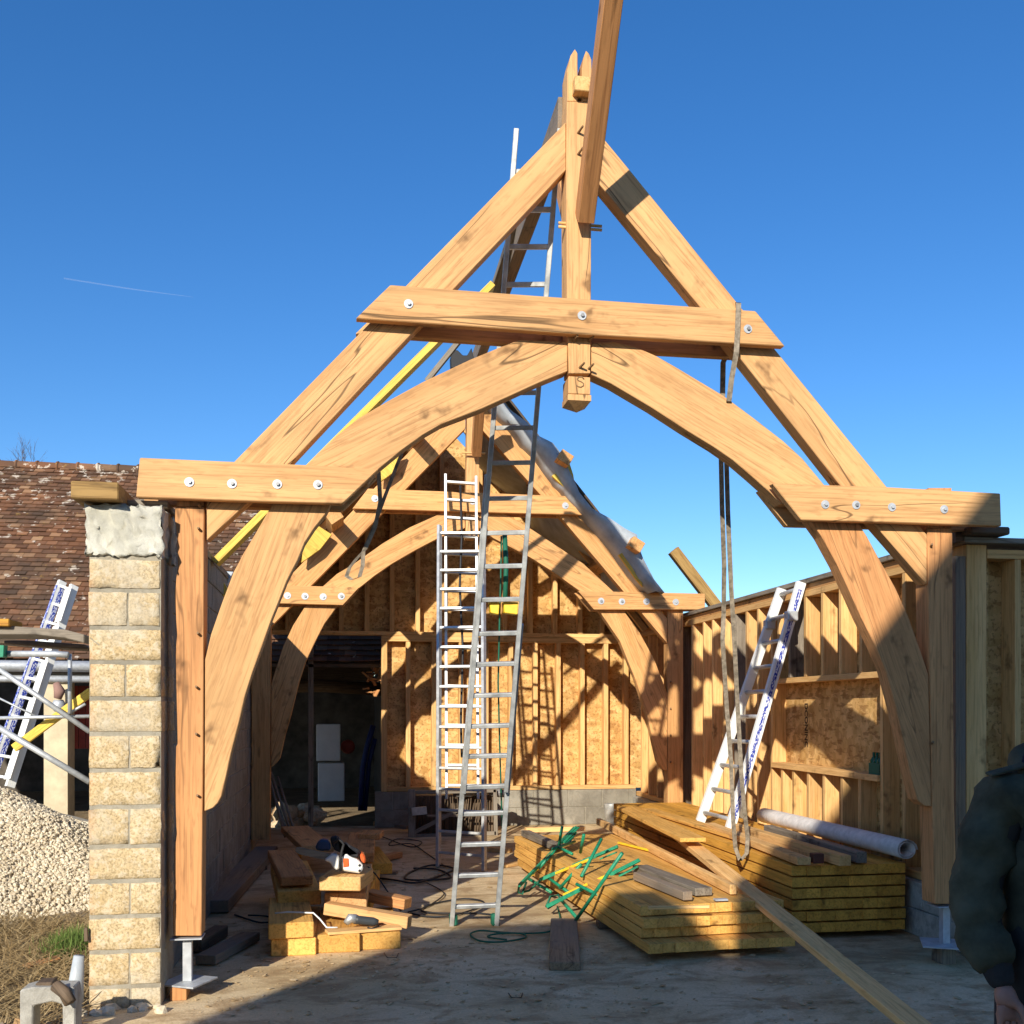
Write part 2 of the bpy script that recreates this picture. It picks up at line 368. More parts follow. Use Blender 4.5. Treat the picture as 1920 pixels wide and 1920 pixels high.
# ---------------------------------------------------------------- left block wall and pillar
PY = 5.87
pl = thing('block_pillar', 'tan rough block pillar with pale concrete cap at left front of the site', 'pillar', (-1.2, PY+.2, 0))
ax = onY(166, 1300, PY).x; bx = onY(303, 1300, PY).x
yj = [1887, 1850, 1784, 1718, 1652, 1587, 1513, 1444, 1376, 1310, 1242, 1177, 1107, 1046]
m = MB(); mo = MB()
zs = [onY(235, y, PY).z for y in yj]; zs[0] = -.02
def rough_box(mb, lo, hi, amp, seg=.035, mi=0):
    bm = bmesh.new(); bmesh.ops.create_cube(bm, size=1)
    c = (Vector(lo)+Vector(hi))/2; sz = Vector(hi)-Vector(lo)
    for v in bm.verts: v.co = c+Vector((v.co.x*sz.x, v.co.y*sz.y, v.co.z*sz.z))
    bmesh.ops.bevel(bm, geom=list(bm.edges), offset=.003, segments=1, affect='EDGES')
    for _ in range(6):
        lg = [e for e in bm.edges if e.calc_length() > seg*1.6]
        if not lg: break
        bmesh.ops.subdivide_edges(bm, edges=lg, cuts=1, use_grid_fill=True)
    bmesh.ops.triangulate(bm, faces=[f for f in bm.faces if len(f.verts) > 4])
    for v in bm.verts: v.co += Vector((random.gauss(0, amp), random.gauss(0, amp), random.gauss(0, amp)))
    mb.put(bm, (1, 0, 0), 0, True, mi=mi)
for i in range(len(zs)-1):
    z0, z1 = zs[i]+.012, zs[i+1]-.012
    if i in (1, 3, 5, 7, 9, 11): cuts = [ax, (ax+bx)/2+random.uniform(-.0, .04), bx]
    elif i in (0,): cuts = [ax, ax+.22, bx]
    else: cuts = [ax, bx]
    for c0, c1 in zip(cuts, cuts[1:]):
        j = random.uniform(-.003, .0005)
        rough_box(m, (c0+(.005 if c0 != ax else random.uniform(0, .008)), PY+j, z0), (c1-(.005 if c1 != bx else random.uniform(0, .01)), PY+.42, z1), .0016)
m.build('block_courses', BLOCK, pl)
m = MB(); m.box((ax+.004, PY+.0035, 0), (bx-.004, PY+.4, zs[-1]+.02), bev=0); m.build('mortar', MORTAR, pl)
m = MB(); rough_box(m, (ax-.008, PY-.012, zs[-1]+.012), (bx+.006, PY+.42, onY(235, 949, PY).z), .008, .028)
m.build('concrete_cap', CAPC, pl)
lw = thing('block_wall', 'grey breeze block side wall running back behind the left timber post', 'wall', (-1.2, 10, 0))
m = MB(); mo = MB(); z = 0; r = 0
while z < 2.75:
    y = PY+.45+(r % 2)*.25-.25
    while y < 14.2:
        y0 = max(y, PY+.43); y1 = min(y+.49, 14.25)
        if y1-y0 > .05: m.box((-1.30, y0, z+.005), (-1.082+random.uniform(-.004, .004), y1, z+.198), (1, 0, 0), .005)
        y += .5
    z += .205; r += 1
m.build('block_courses', BLOCKG, lw)
mo.box((-1.29, PY+.43, 0), (-1.09, 14.25, 2.84), bev=0); mo.build('mortar', MORTAR, lw)
m = MB(); m.box((-1.30, PY+.43, 2.845), (-1.07, 14.25, 2.90), (0, 1, 0)); m.build('wall_plate', GREYW, lw)
# boards on the pillar
m = MB(); a = onY(137, 905, PY-.05); b = onY(215, 940, PY-.05)
m.box((a.x, PY-.1, b.z), (b.x+.03, PY+.5, a.z), (1, 0, 0), .006)
one(m, 'timber_offcut', OCHD, 'short ochre treated board end lying on the block pillar top', 'timber')
m = MB(); a = onY(215, 0, PY); m.box((a.x+.04, PY+.12, zs[-1]+.31), (-1.0, PY+.5, zs[-1]+.345), (1, 0, 0), .004)
one(m, 'packing_board', GREYW, 'thin grey packing board between pillar top and left truss beam end', 'timber')
# ---------------------------------------------------------------- trusses
def P(pts, Y): return [onY(x, y, Y) for x, y in pts]
def jag(pts, amp, n):
    out = []
    for i, p in enumerate(pts):
        q = pts[(i+1) % len(pts)]; out.append(p)
        if (Vector(q)-Vector(p)).length > 300:
            for k in range(1, n): t = k/n; out.append((p[0]+(q[0]-p[0])*t+random.uniform(-amp, amp), p[1]+(q[1]-p[1])*t))
    return out
def member(name, pts, Y, t, mat, root, d, bev=.004):
    q = P(pts, Y); a, b = onY(*d[0], Y), onY(*d[1], Y)
    return MB().prism(q, (0, t, 0), b-a, bev).build(name, mat, root)
def washers(pts, Y, root, r=.027):
    for (x, y) in pts:
        c = onY(x, y, Y); m = MB()
        m.lathe(c, (0, -1, 0), [(0, r), (.004, r), (.0045, r*.98)], 18)
        o = m.build('washer', ZINC, root)
        m = MB(); m.lathe(c+V(.002, -.0046, .001), (0, -1, 0), [(0, r*.42), (.012, r*.42), (.0121, r*.15)], 6); m.build('nut', BOLTM if random.random() < .5 else ZINC, o)
def pegs(pts, Y, root, l=.035, r=.009, dx=.012):
    for (x, y) in pts:
        c = onY(x, y, Y); m = MB(); m.tube([c+V(0, .01, 0), c+V(-dx, -l, .014)], [r, r*.8], 7, False); m.build('peg', PEGM, root)
Y1 = 6.0; TM = .11; TB = .06
t1 = thing('oak_truss', 'front pale oak roof truss with curved arch braces, collar and two posts', 'truss', (1.4, 6.05, 0), 'oak roof trusses')
lp = [(330, 885), (383, 885), (383, 958), (381, 1400), (378, 1755), (325, 1755), (324, 1690), (328, 1688), (326, 1600), (331, 1560), (327, 1480), (330, 1400), (333, 1395), (331, 1300), (329, 1225), (332, 1190), (327, 1110), (334, 1060), (331, 990), (328, 975)]
q = P([(p[0], max(p[1], 957)) for p in lp if p[1] >= 940 or p[0] > 0], Y1)
m = MB(); m.prism(P([(329, 950), (383, 950)]+lp[3:], Y1), (0, .155, 0), (0, 0, 1), .004)
m.prism(P([(332, 880), (382, 880), (382, 949.5), (332, 949.5)], Y1), (0, TM, 0), (0, 0, 1), 0)
m.build('post', OAK_R, t1)['label'] = 'left reddish oak post with wavy waney edge'
m = MB(); m.prism(P([(1739, 990), (1786, 990), (1787, 1200), (1789, 1500), (1795, 1695), (1753, 1695), (1748, 1520), (1743, 1250)], Y1), (0, .15, 0), (0, 0, 1), .004)
m.prism(P([(1741, 915), (1784, 915), (1784, 989.5), (1741, 989.5)], Y1), (0, TM, 0), (0, 0, 1), 0)
m.build('post', OAK_R, t1)['label'] = 'right oak post'
member('rafter', [(1061, 229), (1061, 319), (770, 628), (545, 869), (388, 1013), (387.5, 917), (440, 865)], Y1, TM, OAK, t1, ((1060, 270), (400, 950)))
member('rafter', [(1110, 233), (1187, 326), (1385, 571), (1662, 912), (1738.5, 1003), (1738, 1096), (1570, 903), (1310, 572), (1110, 328)], Y1, TM, OAK, t1, ((1115, 290), (1700, 1000)))
# king post with forked top and turned pendant
ky = Y1-.012; kt = .15
kz = lambda y: onY(1085, y, ky).z
m = MB()
m.prism(P([(1063, 190), (1110, 190), (1109, 300), (1108, 560), (1107, 700), (1067, 700), (1063, 560), (1062, 300)], ky), (0, kt, 0), (0, 0, 1), .003)
m.prism(P([(1064, 189.6), (1083, 189.6), (1083, 100), (1078, 92), (1070, 104), (1064, 132)], ky), (0, kt, 0), (0, 0, 1), .002)
m.prism(P([(1091, 189.6), (1110, 189.6), (1109, 112), (1104, 100), (1099, 95), (1094, 108), (1091, 130)], ky), (0, kt, 0), (0, 0, 1), .002)
m.build('king_post', OAK, t1)
m = MB(); c0 = onY(1066, 705, ky-.006); c1 = onY(1107, 740, ky-.006)
m.box((c0.x, ky-.006, c1.z), (c1.x, ky+kt+.006, c0.z), (0, 0, 1), .004)
cc = V((c0.x+c1.x)/2, ky+kt/2, c1.z-.004); hw = (c1.x-c0.x)/2+.004; hd = kt/2+.01
bm = bmesh.new(); base = [bm.verts.new(cc+V(i*hw, j*hd, 0)) for i, j in ((-1, -1), (1, -1), (1, 1), (-1, 1))]
lo = [bm.verts.new(cc+V(i*hw, j*hd, -.035)) for i, j in ((-1, -1), (1, -1), (1, 1), (-1, 1))]; tp = bm.verts.new(cc+V(0, 0, -.085))
bm.faces.new(base)
for i in range(4): bm.faces.new((base[i], base[(i+1) % 4], lo[(i+1) % 4], lo[i])); bm.faces.new((lo[i], lo[(i+1) % 4], tp))
m.put(bm, (0, 0, 1), .002)
pend = m.build('pendant', OAK, t1)
m = MB(); s0 = []
for i in range(24):
    t = i/23; s0.append((1088+7*math.cos(2.6+t*5.2)*(1 if t < .5 else 1), 0))
sc = [(1095, 711), (1091, 706.5), (1085, 707), (1082, 711), (1085, 714), (1090, 716), (1094, 719), (1094, 723), (1089, 726), (1084, 725), (1081, 722)]
m.tube([onY(x, y, ky-.0065) for x, y in sc], .0045, 5); m.build('carved_mark', PEGM, pend)
m = MB(); a = onY(1078, 150, ky-.07); b = onY(1112, 178, ky-.07)
m.box((a.x, ky-.07, b.z+.02), (b.x, ky+.10, a.z+.03), (0, 1, 0), .004); m.build('packing_block', PINE, t1)
# curved arch braces
ay, at_ = Y1+.004, .115
member('arch_brace', [(1064, 641), (1064, 696), (1012, 717), (953, 744), (904, 766), (868, 780), (828, 795), (792, 816), (752, 845), (707, 882), (690, 906), (560, 906), (560, 885), (579, 868), (590, 856), (632, 816), (671, 785), (729, 751), (793, 716), (880, 675), (940, 650), (975, 637)], ay, at_, OAK, t1, ((1060, 660), (590, 890)))
member('arch_brace', [(1109, 644), (1150, 640), (1191, 650), (1230, 667), (1267, 688), (1357, 742), (1411, 782), (1469, 827), (1505, 860), (1548, 912), (1570, 945), (1465, 945), (1446, 925), (1410, 893), (1375, 863), (1339, 838), (1285, 805), (1222, 764), (1146, 719), (1109, 702)], ay, at_, OAK, t1, ((1110, 670), (1530, 920)))
member('arch_brace', [(530, 907), (640, 907), (611, 963), (590, 989), (571, 1018), (558, 1050), (538, 1089), (521, 1132), (508, 1164), (490, 1216), (473, 1262), (460, 1303), (448, 1355), (433, 1412), (424, 1455), (415, 1493), (408, 1506), (399, 1515), (383.5, 1521), (384, 1400), (384.5, 1237), (396, 1189), (415, 1134), (438, 1073), (457, 1037), (480, 999), (505, 955)], ay, at_, OAK, t1, ((590, 960), (390, 1500)))
member('arch_brace', [(1498, 946), (1590, 946), (1617, 992), (1626, 1006), (1647, 1045), (1679, 1102), (1704, 1158), (1729, 1229), (1741, 1265), (1744, 1400), (1746.5, 1512), (1733, 1511), (1720, 1500), (1708, 1456), (1695, 1396), (1679, 1325), (1661, 1258), (1640, 1208), (1615, 1158), (1590, 1102), (1570, 1059), (1541, 1006)], ay, at_, OAK_R, t1, ((1570, 990), (1740, 1500)))
# doubled beams each side
def pair(name, pts, yf, yb, t, mat, root, d, rearpts=None):
    q = P(pts, yf)
    a, b = onY(*d[0], yf), onY(*d[1], yf)
    MB().prism(q, (0, t, 0), b-a, .005).build(name, mat, root)
    MB().prism([V(p.x, yb, p.z) for p in q], (0, t, 0), b-a, .005).build(name, mat, root)
yf = Y1-TB-.003-.012; yb = Y1+.165
BL = [(262, 858), (420, 865), (580, 872), (710, 880), (642, 944.5), (450, 939), (255, 932)]
pair('tie_beam', BL, yf-.01, yb-.04, TB, OAK, t1, ((262, 890), (640, 905)))
BR = [(1448, 906), (1660, 913), (1876, 925), (1878, 986.5), (1690, 980), (1503, 975)]
pair('tie_beam', BR, yf-.01, yb-.04, TB, OAK, t1, ((1480, 940), (1870, 955)))
CL = [(732, 534), (1000, 554), (1417, 583), (1472, 649), (1100, 627), (667, 597)]
pair('collar_beam', CL, yf-.01, yb-.01, TB, OAK, t1, ((680, 570), (1460, 620)))
washers([(355, 904), (435, 907), (520, 908), (596, 909), (1547, 946), (1605, 947), (1672, 951), (1770, 955), (766, 570), (1091, 592), (1402, 617)], yf-.0105, t1)
pegs([(377, 952), (377, 996), (376, 1192), (373, 1292), (373, 1380), (375, 1495), (1746, 1026), (1748, 1395)], Y1, t1, .03)
pegs([(1083, 250), (1083, 290), (1086, 690), (1103, 692), (1073, 640), (1103, 640)], ky, t1, .055, .008, -.02)
for yy in (424, 431):
    c = onY(1085, yy, ky+.05); m = MB(); m.tube([c+V(-.13, -.02, 0), c+V(.14, -.02, 0)], .009, 7); m.build('peg', PINE, t1)
# adjustable post feet
def foot(pxc, ytop, yplate, hw, root, Y, blk=True):
    c = onY(pxc, ytop, Y+.07); zt = c.z; zp = onY(pxc, yplate, Y+.07).z; x = c.x; yc = Y+.07
    m = MB(); m.box((x-.088, yc-.075, zt-.008), (x+.088, yc+.075, zt), bev=.001)
    m.box((x-.025, yc-.025, zp), (x+.025, yc+.025, zt-.008), bev=.002)
    m.prism([V(x+hw*math.cos(a), yc+hw*math.sin(a), zp-.01) for a in [rad(18+90*i) for i in range(4)]], (0, 0, .01), (1, 0, 0), .001)
    m.build('post_foot', ZINC, root)
foot(352, 1755, 1838, .17, t1, Y1-.005); foot(1771, 1696, 1768, .20, t1, Y1)
c = onY(337, 1860, Y1+.02); m = MB(); m.box((c.x-.045, Y1-.03, 0), (c.x+.045, Y1+.10, onY(352, 1838, Y1+.065).z-.0125), bev=.003)
one(m, 'wood_block', OAK_R, 'small orange wood block propping up the left steel post foot', 'block')
c = onY(1771, 1770, Y1+.07); m = MB(); m.box((c.x-.05, Y1+.02, 0), (c.x+.05, Y1+.14, c.z-.015), bev=.003)
one(m, 'wood_block', GREYW, 'small dark block propping up the right steel post foot', 'block')
# diagonal brace of the king post that comes towards the camera, and the one going back
def brace(root, px, py, Y, L, w=.105, h=.15, s=-1, mat=OAK_R, curve=.0, px2=None, py2=None, Y2=None):
    a = onY(px, py, Y); b = onY(px2, py2, Y2)
    d = (b-a); m = MB(); e1 = d.normalized(); nx = V(1, 0, 0); e3 = e1.cross(nx).normalized()
    n = 8; fr = [a+d*(i/n) for i in range(n+1)]
    up = [p-e3*(h/2) for p in fr]; dn = [p+e3*(h/2) for p in fr]
    poly = up+dn[::-1]
    m.prism([p-nx*(w/2) for p in poly], nx*w, d, .004); m.build('king_brace', mat, root)
brace(t1, 1096, 410, Y1-.06, 1, px2=1166, py2=-160, Y2=4.83, w=.10, h=.13)
brace(t1, 1078, 440, Y1+.17, 1, px2=1052, py2=330, Y2=6.75, w=.09, h=.11)
# second truss
Y2 = 11.85
t2 = thing('oak_truss', 'rear oak roof truss in front of the OSB gable wall', 'truss', (1.5, 11.9, 0), 'oak roof trusses')
MB().prism(P([(473, 1100), (508, 1100), (506, 1575), (471, 1575)], Y2), (0, .16, 0), (0, 0, 1)).build('post', MA, t2)
MB().prism(P([(1252, 1143), (1281, 1143), (1281, 1516), (1252, 1516)], Y2), (0, .16, 0), (0, 0, 1)).build('post', MA, t2)
member('rafter', [(873, 737), (541, 1083), (508.5, 1117), (508.5, 1175), (587, 1095), (716, 963), (873, 803)], Y2, .12, MA, t2, ((870, 770), (510, 1150)))
member('rafter', [(899, 715), (1070, 926), (1101, 966), (1207, 1105), (1251, 1160), (1251, 1206), (1166, 1105), (1054, 973), (899, 800)], Y2, .12, MA, t2, ((900, 760), (1250, 1190)))
member('king_post', [(873, 1010), (898, 1010), (899, 790), (908, 690), (912, 665), (904, 647), (895, 665), (876, 770)], Y2-.01, .15, OAK, t2, ((885, 1000), (890, 700)))
ay2 = Y2+.004
member('arch_brace', [(872, 953), (872, 990), (824, 1008), (780, 1031), (735, 1057), (703, 1079), (674, 1102), (650, 1120), (590, 1120), (606, 1099), (632, 1076), (664, 1057), (719, 1018), (768, 989), (826, 963), (850, 955)], ay2, .11, MA, t2, ((870, 975), (600, 1110)))
member('arch_brace', [(899, 953), (930, 956), (960, 970), (1001, 995), (1052, 1029), (1094, 1057), (1149, 1108), (1165, 1125), (1100, 1125), (1087, 1108), (1035, 1071), (994, 1045), (925, 1009), (899, 990)], ay2, .11, MA, t2, ((900, 970), (1140, 1110)))
member('arch_brace', [(584, 1121), (641, 1121), (629, 1141), (608, 1170), (592, 1201), (573, 1241), (560, 1282), (546, 1339), (535, 1378), (525, 1422), (517, 1432), (508.5, 1439), (508.5, 1282), (519, 1249), (531, 1212), (550, 1172), (571, 1139)], ay2, .11, MA, t2, ((600, 1140), (512, 1430)))
member('arch_brace', [(1105, 1126), (1163, 1126), (1173, 1150), (1200, 1187), (1227, 1237), (1251, 1300), (1251, 1445), (1243, 1443), (1233, 1427), (1213, 1340), (1190, 1270), (1163, 1203), (1127, 1150)], ay2, .11, MA, t2, ((1130, 1140), (1245, 1430)))
pair('tie_beam', [(455, 1096), (674, 1101), (643, 1134.5), (455, 1130)], Y2-.075, Y2+.13, .06, MA, t2, ((455, 1110), (660, 1115)))
pair('tie_beam', [(1084, 1108), (1322, 1113), (1322, 1143), (1114, 1143)], Y2-.075, Y2+.13, .06, MA, t2, ((1090, 1120), (1320, 1125)))
pair('collar_beam', [(690, 916), (1083, 931), (1108, 966), (661, 953.5)], Y2-.075, Y2+.13, .06, MA, t2, ((670, 935), (1100, 950)))
washers([(539, 1117), (572, 1118), (606, 1119), (640, 1118), (1127, 1127), (1166, 1128), (1212, 1128), (1267, 1129), (703, 935), (886, 940), (1060, 948)], Y2-.0755, t2, .04)
pegs([(1258, 1330), (1258, 1380), (1258, 1430), (1258, 1280)], Y2, t2, .03, .012)
for s_ in ((-.13, .15),):
    c = onY(886, 850, Y2-.05); m = MB(); m.tube([c+V(s_[0], -.02, 0), c+V(s_[1], -.02, 0)], .012, 7); m.build('peg', PINE, t2)
brace(t2, 893, 850, Y2-.09, 1, px2=903, py2=700, Y2=10.9, w=.11, h=.13)
# ridge beam and common rafter between the trusses
m = MB(); m.beam(onY(1061, 212, Y1+.17), onY(893, 680, Y2), .10, .19)
one(m, 'ridge_beam', OAK_G, 'dark weathered ridge beam running back from the front truss peak', 'beam')
m = MB(); a = onY(404, 1056, 8.5); b = onY(922, 538, 8.5); m.beam(a, b, .17, .055, up=(0, 0, 1))
one(m, 'common_rafter', PINE_Y, 'long bright yellow rafter leaning from left wall to the ridge', 'rafter')
m = MB(); m.beam(onY(975, 410, 8.0), onY(925, 560, 9.0), .06, .10, up=(1, 0, 0)); m.beam(onY(925, 560, 9.0), onY(800, 715, 9.3), .03, .05)
one(m, 'grey_batten', GREYW, 'thin grey batten slanting down left of the tall ladder', 'batten')
# ---------------------------------------------------------------- rear bay: gable wall, side wall, roof
Y3 = 14.3; XW = 4.15
gab = thing('gable_wall', 'sunlit OSB gable wall with pine studs at the back of the bay', 'wall', (1.5, Y3, 0))
xo = onY(719, 1300, Y3).x; xl = onY(515, 1300, Y3).x
zr0 = 2.60; zr1 = 2.74; zb = .50
rl = [onY(*p, Y2) for p in ((505, 1120), (875, 735))]; rr = [onY(*p, Y2) for p in ((898, 713), (1251, 1160))]
apex = V((rl[1].x+rr[0].x)/2, Y3+.10, (rl[1].z+rr[0].z)/2)
m = MB()
m.prism([V(xo, Y3+.10, zb), V(XW+.14, Y3+.10, zb), V(XW+.14, Y3+.10, zr1), V(xo, Y3+.10, zr1)], (0, .012, 0), (0, 0, 1), 0)
m.prism([V(-1.08, Y3+.101, zr1-.04), V(xo, Y3+.101, zr1-.04), V(xo, Y3+.101, zr1), V(XW+.14, Y3+.101, zr1), V(XW+.14, Y3+.101, rr[1].z+.0), V(rr[0].x, Y3+.101, rr[0].z), V(rl[1].x, Y3+.101, rl[1].z), V(-1.08, Y3+.101, rl[0].z)], (0, .012, 0), (0, 0, 1), 0)
m.build('osb_panel', OSB, gab)
def rooftop(x):
    for a, b in ((rl[0], rl[1]), (rr[0], rr[1])):
        if a.x <= x <= b.x: return a.z+(b.z-a.z)*(x-a.x)/(b.x-a.x)
    return apex.z if rl[1].x < x < rr[0].x else (rl[0].z if x < 0 else rr[1].z)
for px in (765, 813, 864, 911, 957, 1003, 1046, 1091, 1135, 1173):
    x = onY(px, 1300, Y3).x
    MB().box((x-.032, Y3-.045, zb+.06), (x+.032, Y3+.098, zr0), (0, 0, 1), .002).build('stud', PINE, gab)
MB().box((xo-.03, Y3-.055, zb), (xo+.05, Y3+.098, zr0), (0, 0, 1), .002).build('stud', PINE, gab)
for px in (540, 590, 640, 688, 735, 783, 828, 900, 946, 994, 1040, 1087, 1128, 1165):
    x = onY(px, 1300, Y3).x
    MB().box((x-.032, Y3-.045, zr1), (x+.032, Y3+.098, rooftop(x)-.02), (0, 0, 1), .002).build('stud', PINE, gab)
MB().box((xl-.1, Y3-.049, zr1-.055), (XW, Y3+.097, zr1-.002), (1, 0, 0), .002).build('plate', PINE, gab)
MB().box((xo-.03, Y3-.052, zr0+.002), (XW, Y3+.097, zr1-.058), (1, 0, 0), .002).build('plate', PINE, gab)
MB().box((xo+.052, Y3-.052, zb), (XW, Y3+.097, zb+.058), (1, 0, 0), .002).build('plate', PINE, gab)
pb = thing('block_plinth', 'low grey block plinth under the OSB gable wall', 'wall', (2, 14.3, 0))
m = MB(); x = xo-.15; 
for r in range(2):
    x = xo-.12-(r % 2)*.25
    while x < XW:
        m.box((max(x, xo-.12), Y3-.10, r*.25+.003), (min(x+.49, XW-.12), Y3+.10, r*.25+.246), (1, 0, 0), .005); x += .5
m.build('block_courses', BLOCKG, pb)
MB().box((xo-.11, Y3-.09, 0), (XW-.1, Y3+.09, .49), bev=0).build('mortar', MORTAR, pb)
# side wall on the right
sw = thing('stud_wall', 'long OSB side wall with pine studs on the right', 'wall', (XW, 10, 0))
ZT = 2.74; ZB = .40; YS = 6.28
m = MB(); m.prism([V(XW+.145, YS, ZB), V(XW+.145, Y3, ZB), V(XW+.145, Y3, ZT), V(XW+.145, YS, ZT)], (.012, 0, 0), (0, 0, 1), 0); m.build('osb_panel', OSB, sw)
ya, yb_ = 7.42, 9.45; ZM, ZU = 1.13, 1.90
def sbox(y0, y1, z0, z1, nm='stud', x0=XW, x1=XW+.144, d=(0, 0, 1), mt=PINE): return MB().box((x0, y0, z0), (x1, y1, z1), d, .002).build(nm, mt, sw)
sbox(YS, Y3-.01, ZT-.06, ZT, 'plate', d=(0, 1, 0)); sbox(YS, Y3-.01, ZT+.003, ZT+.055, 'plate', XW+.01, d=(0, 1, 0), mt=MA)
sbox(YS, Y3-.01, ZT+.058, ZT+.10, 'top_cap', XW-.03, XW+.2, (0, 1, 0), GREYW)
sbox(YS, Y3-.01, ZB, ZB+.06, 'plate', d=(0, 1, 0))
sbox(ya+.002, yb_, ZM-.05, ZM, 'sill', XW-.02, d=(0, 1, 0)); sbox(ya+.002, yb_, ZU, ZU+.05, 'plate', XW-.004, d=(0, 1, 0))
yy = YS+.02
studs = [6.45, 6.75, 7.05, 7.37, 9.46, 9.8, 10.1, 10.42, 10.75, 11.1, 11.4, 11.8, 12.15, 12.5, 12.85, 13.2, 13.6, 13.95]
for y in studs: sbox(y, y+.045, ZB+.062, ZT-.062, mt=GREYW if y in (10.42, 12.15) else PINE)
for y in (7.72, 8.02, 8.35, 8.66, 8.97, 9.22): sbox(y, y+.045, ZB+.062, ZM-.052)
for y in (7.70, 8.05, 8.38, 8.72, 9.05, 9.3): sbox(y, y+.045, ZU+.052, ZT-.062, mt=GREYW if y == 9.05 else PINE)
# printed letters on the panel
def text(s, size, loc, rot, mat, name, parent, ext=.001):
    cu = bpy.data.curves.new(name, 'FONT'); cu.body = s; cu.size = size; cu.extrude = ext; cu.align_x = 'CENTER'; cu.resolution_u = 3; cu.offset = .002
    ob = bpy.data.objects.new(name, cu); S.collection.objects.link(ob)
    dg = bpy.context.evaluated_depsgraph_get(); me = bpy.data.meshes.new_from_object(ob.evaluated_get(dg))
    bpy.data.objects.remove(ob); me.materials.clear(); me.materials.append(mat)
    mt = Matrix.Translation(Vector(loc)-ORG.get(parent.name, V(0, 0, 0))) @ rot.to_4x4(); me.transform(mt)
    o = bpy.data.objects.new(name, me); S.collection.objects.link(o); o.parent = parent; return o
INK = plain('stamp_ink', (.06, .03, .015), .9)
# rotated stamp reading upwards on the OSB facing -X
R3 = Matrix(((0, 0, -1), (0, -1, 0), (1, 0, 0))).transposed() if False else Matrix((V(0, 0, 1), V(0, 1, 0), V(-1, 0, 0))).transposed()
p = onX(1509, 1385, XW+.143)
text('DCONINC', .088, (XW+.143, p.y, 1.50), Matrix(((0, 0, -1), (0, 1, 0), (1, 0, 0))) @ Matrix.Rotation(0, 3, 'Z') if False else Matrix(((0, 0, -1), (0, -1, 0), (-1, 0, 0))), INK, 'printed_lettering', sw)
sb = thing('block_plinth', 'low pale block plinth under the right side wall', 'wall', (XW, 10, 0))
m = MB()
for r in range(2):
    y = YS-.3-(r % 2)*.25
    while y < Y3-.1:
        m.box((XW-.06, max(y, YS-.12), r*.198+.003), (XW+.16, min(y+.49, Y3-.11), r*.198+.195), (1, 0, 0), .005); y += .5
m.build('block_courses', CONC, sb)
# front return wall at far right
rw = thing('return_wall', 'shaded OSB and stud wall facing us at far right edge', 'wall', (4.6, 6.3, 0))
YR = 6.2
a = onY(1812, 1200, YR).x; b = onY(1850, 1200, YR).x; ztr = onY(1850, 1030, YR).z
MB().box((a, YR, .4), (b, YR+.145, ztr+.03), (0, 0, 1), .003).build('corner_post', PINE, rw)['label'] = 'pale yellow corner post'
MB().box((onY(1789, 1200, YR).x+.01, YR+.0, .4), (a-.004, YR+.14, ztr-.05), (0, 0, 1), .003).build('corner_post', OAK_G, rw)['label'] = 'grey weathered corner board'
MB().box((b+.002, YR+.147, .4), (7.4, YR+.16, ztr), (0, 0, 1), 0).build('osb_panel', OSB, rw)
x = onY(1903, 1200, YR).x
while x < 7.3: MB().box((x, YR, .46), (x+.045, YR+.145, ztr-.062), (0, 0, 1), .002).build('stud', PINE, rw); x += .36
MB().box((b+.003, YR-.002, ztr-.06), (7.4, YR+.145, ztr), (1, 0, 0), .002).build('plate', PINE, rw)
MB().box((b+.003, YR-.002, .4), (7.4, YR+.145, .458), (1, 0, 0), .002).build('plate', PINE, rw)
MB().box((b-.2, YR-.06, ztr+.033), (7.4, YR+.24, ztr+.07), (1, 0, 0), .002).build('top_cap', GREYW, rw)
MB().box((a, YR-.04, 0), (7.4, YR+.18, .395), (1, 0, 0), .01).build('plinth', CONC, rw)
m = MB(); a_ = onY(1795, 990, YR); b_ = onY(1868, 1012, YR); m.box((a_.x, YR-.15, ztr+.075), (b_.x, YR+.25, a_.z-.01), (1, 0, 0), .01)
m.prism([V(a_.x-.04, YR-.05, ztr+.03), V(b_.x-.1, YR-.05, ztr+.1), V(b_.x-.1, YR-.05, ztr+.14), V(a_.x-.04, YR-.05, ztr+.10)], (0, .3, 0), (1, 0, 0))
one(m, 'packing_timber', DARKW, 'dark packing timbers between right truss beam and wall top', 'timber')
m = MB(); a = onY(1262, 1032, 12.6); b = onY(1345, 1140, 12.6); m.beam(a, b, .10, .14)
one(m, 'loose_timber', OCHD, 'short olive timber sticking up above the right side wall', 'timber')
# rear roof
rf = thing('rear_roof', 'rafters, purlins and boarding of the roof over the rear bay', 'roof', (1.5, 13, 3))
def slope(a, b, o0, o1, y0, y1, nm, mt, d=(1, 0, 0)):
    dd = (b-a).normalized(); nrm = V(-dd.z, 0, dd.x)
    if nrm.z < 0: nrm = -nrm
    q = [V(a.x, y0, a.z)+nrm*o0, V(b.x, y0, b.z)+nrm*o0, V(b.x, y0, b.z)+nrm*o1, V(a.x, y0, a.z)+nrm*o1]
    return MB().prism(q, (0, y1-y0, 0), dd, .002).build(nm, mt, rf)
Ld = (rl[0]-rl[1]); rle = rl[1]+Ld*1.08; rre = rr[0]+(rr[1]-rr[0])*1.04
slope(rl[1], rle, .20, .225, 12.05, Y3+.3, 'boarding', DARKW); slope(rr[0], rre, .20, .225, 12.05, Y3+.3, 'boarding', DARKW)
y = 12.2
while y < 14.3:
    slope(rl[1], rle, .12, .199, y, y+.06, 'common_rafter', PINE); slope(rr[0], rre, .12, .199, y, y+.06, 'common_rafter', PINE); y += .42
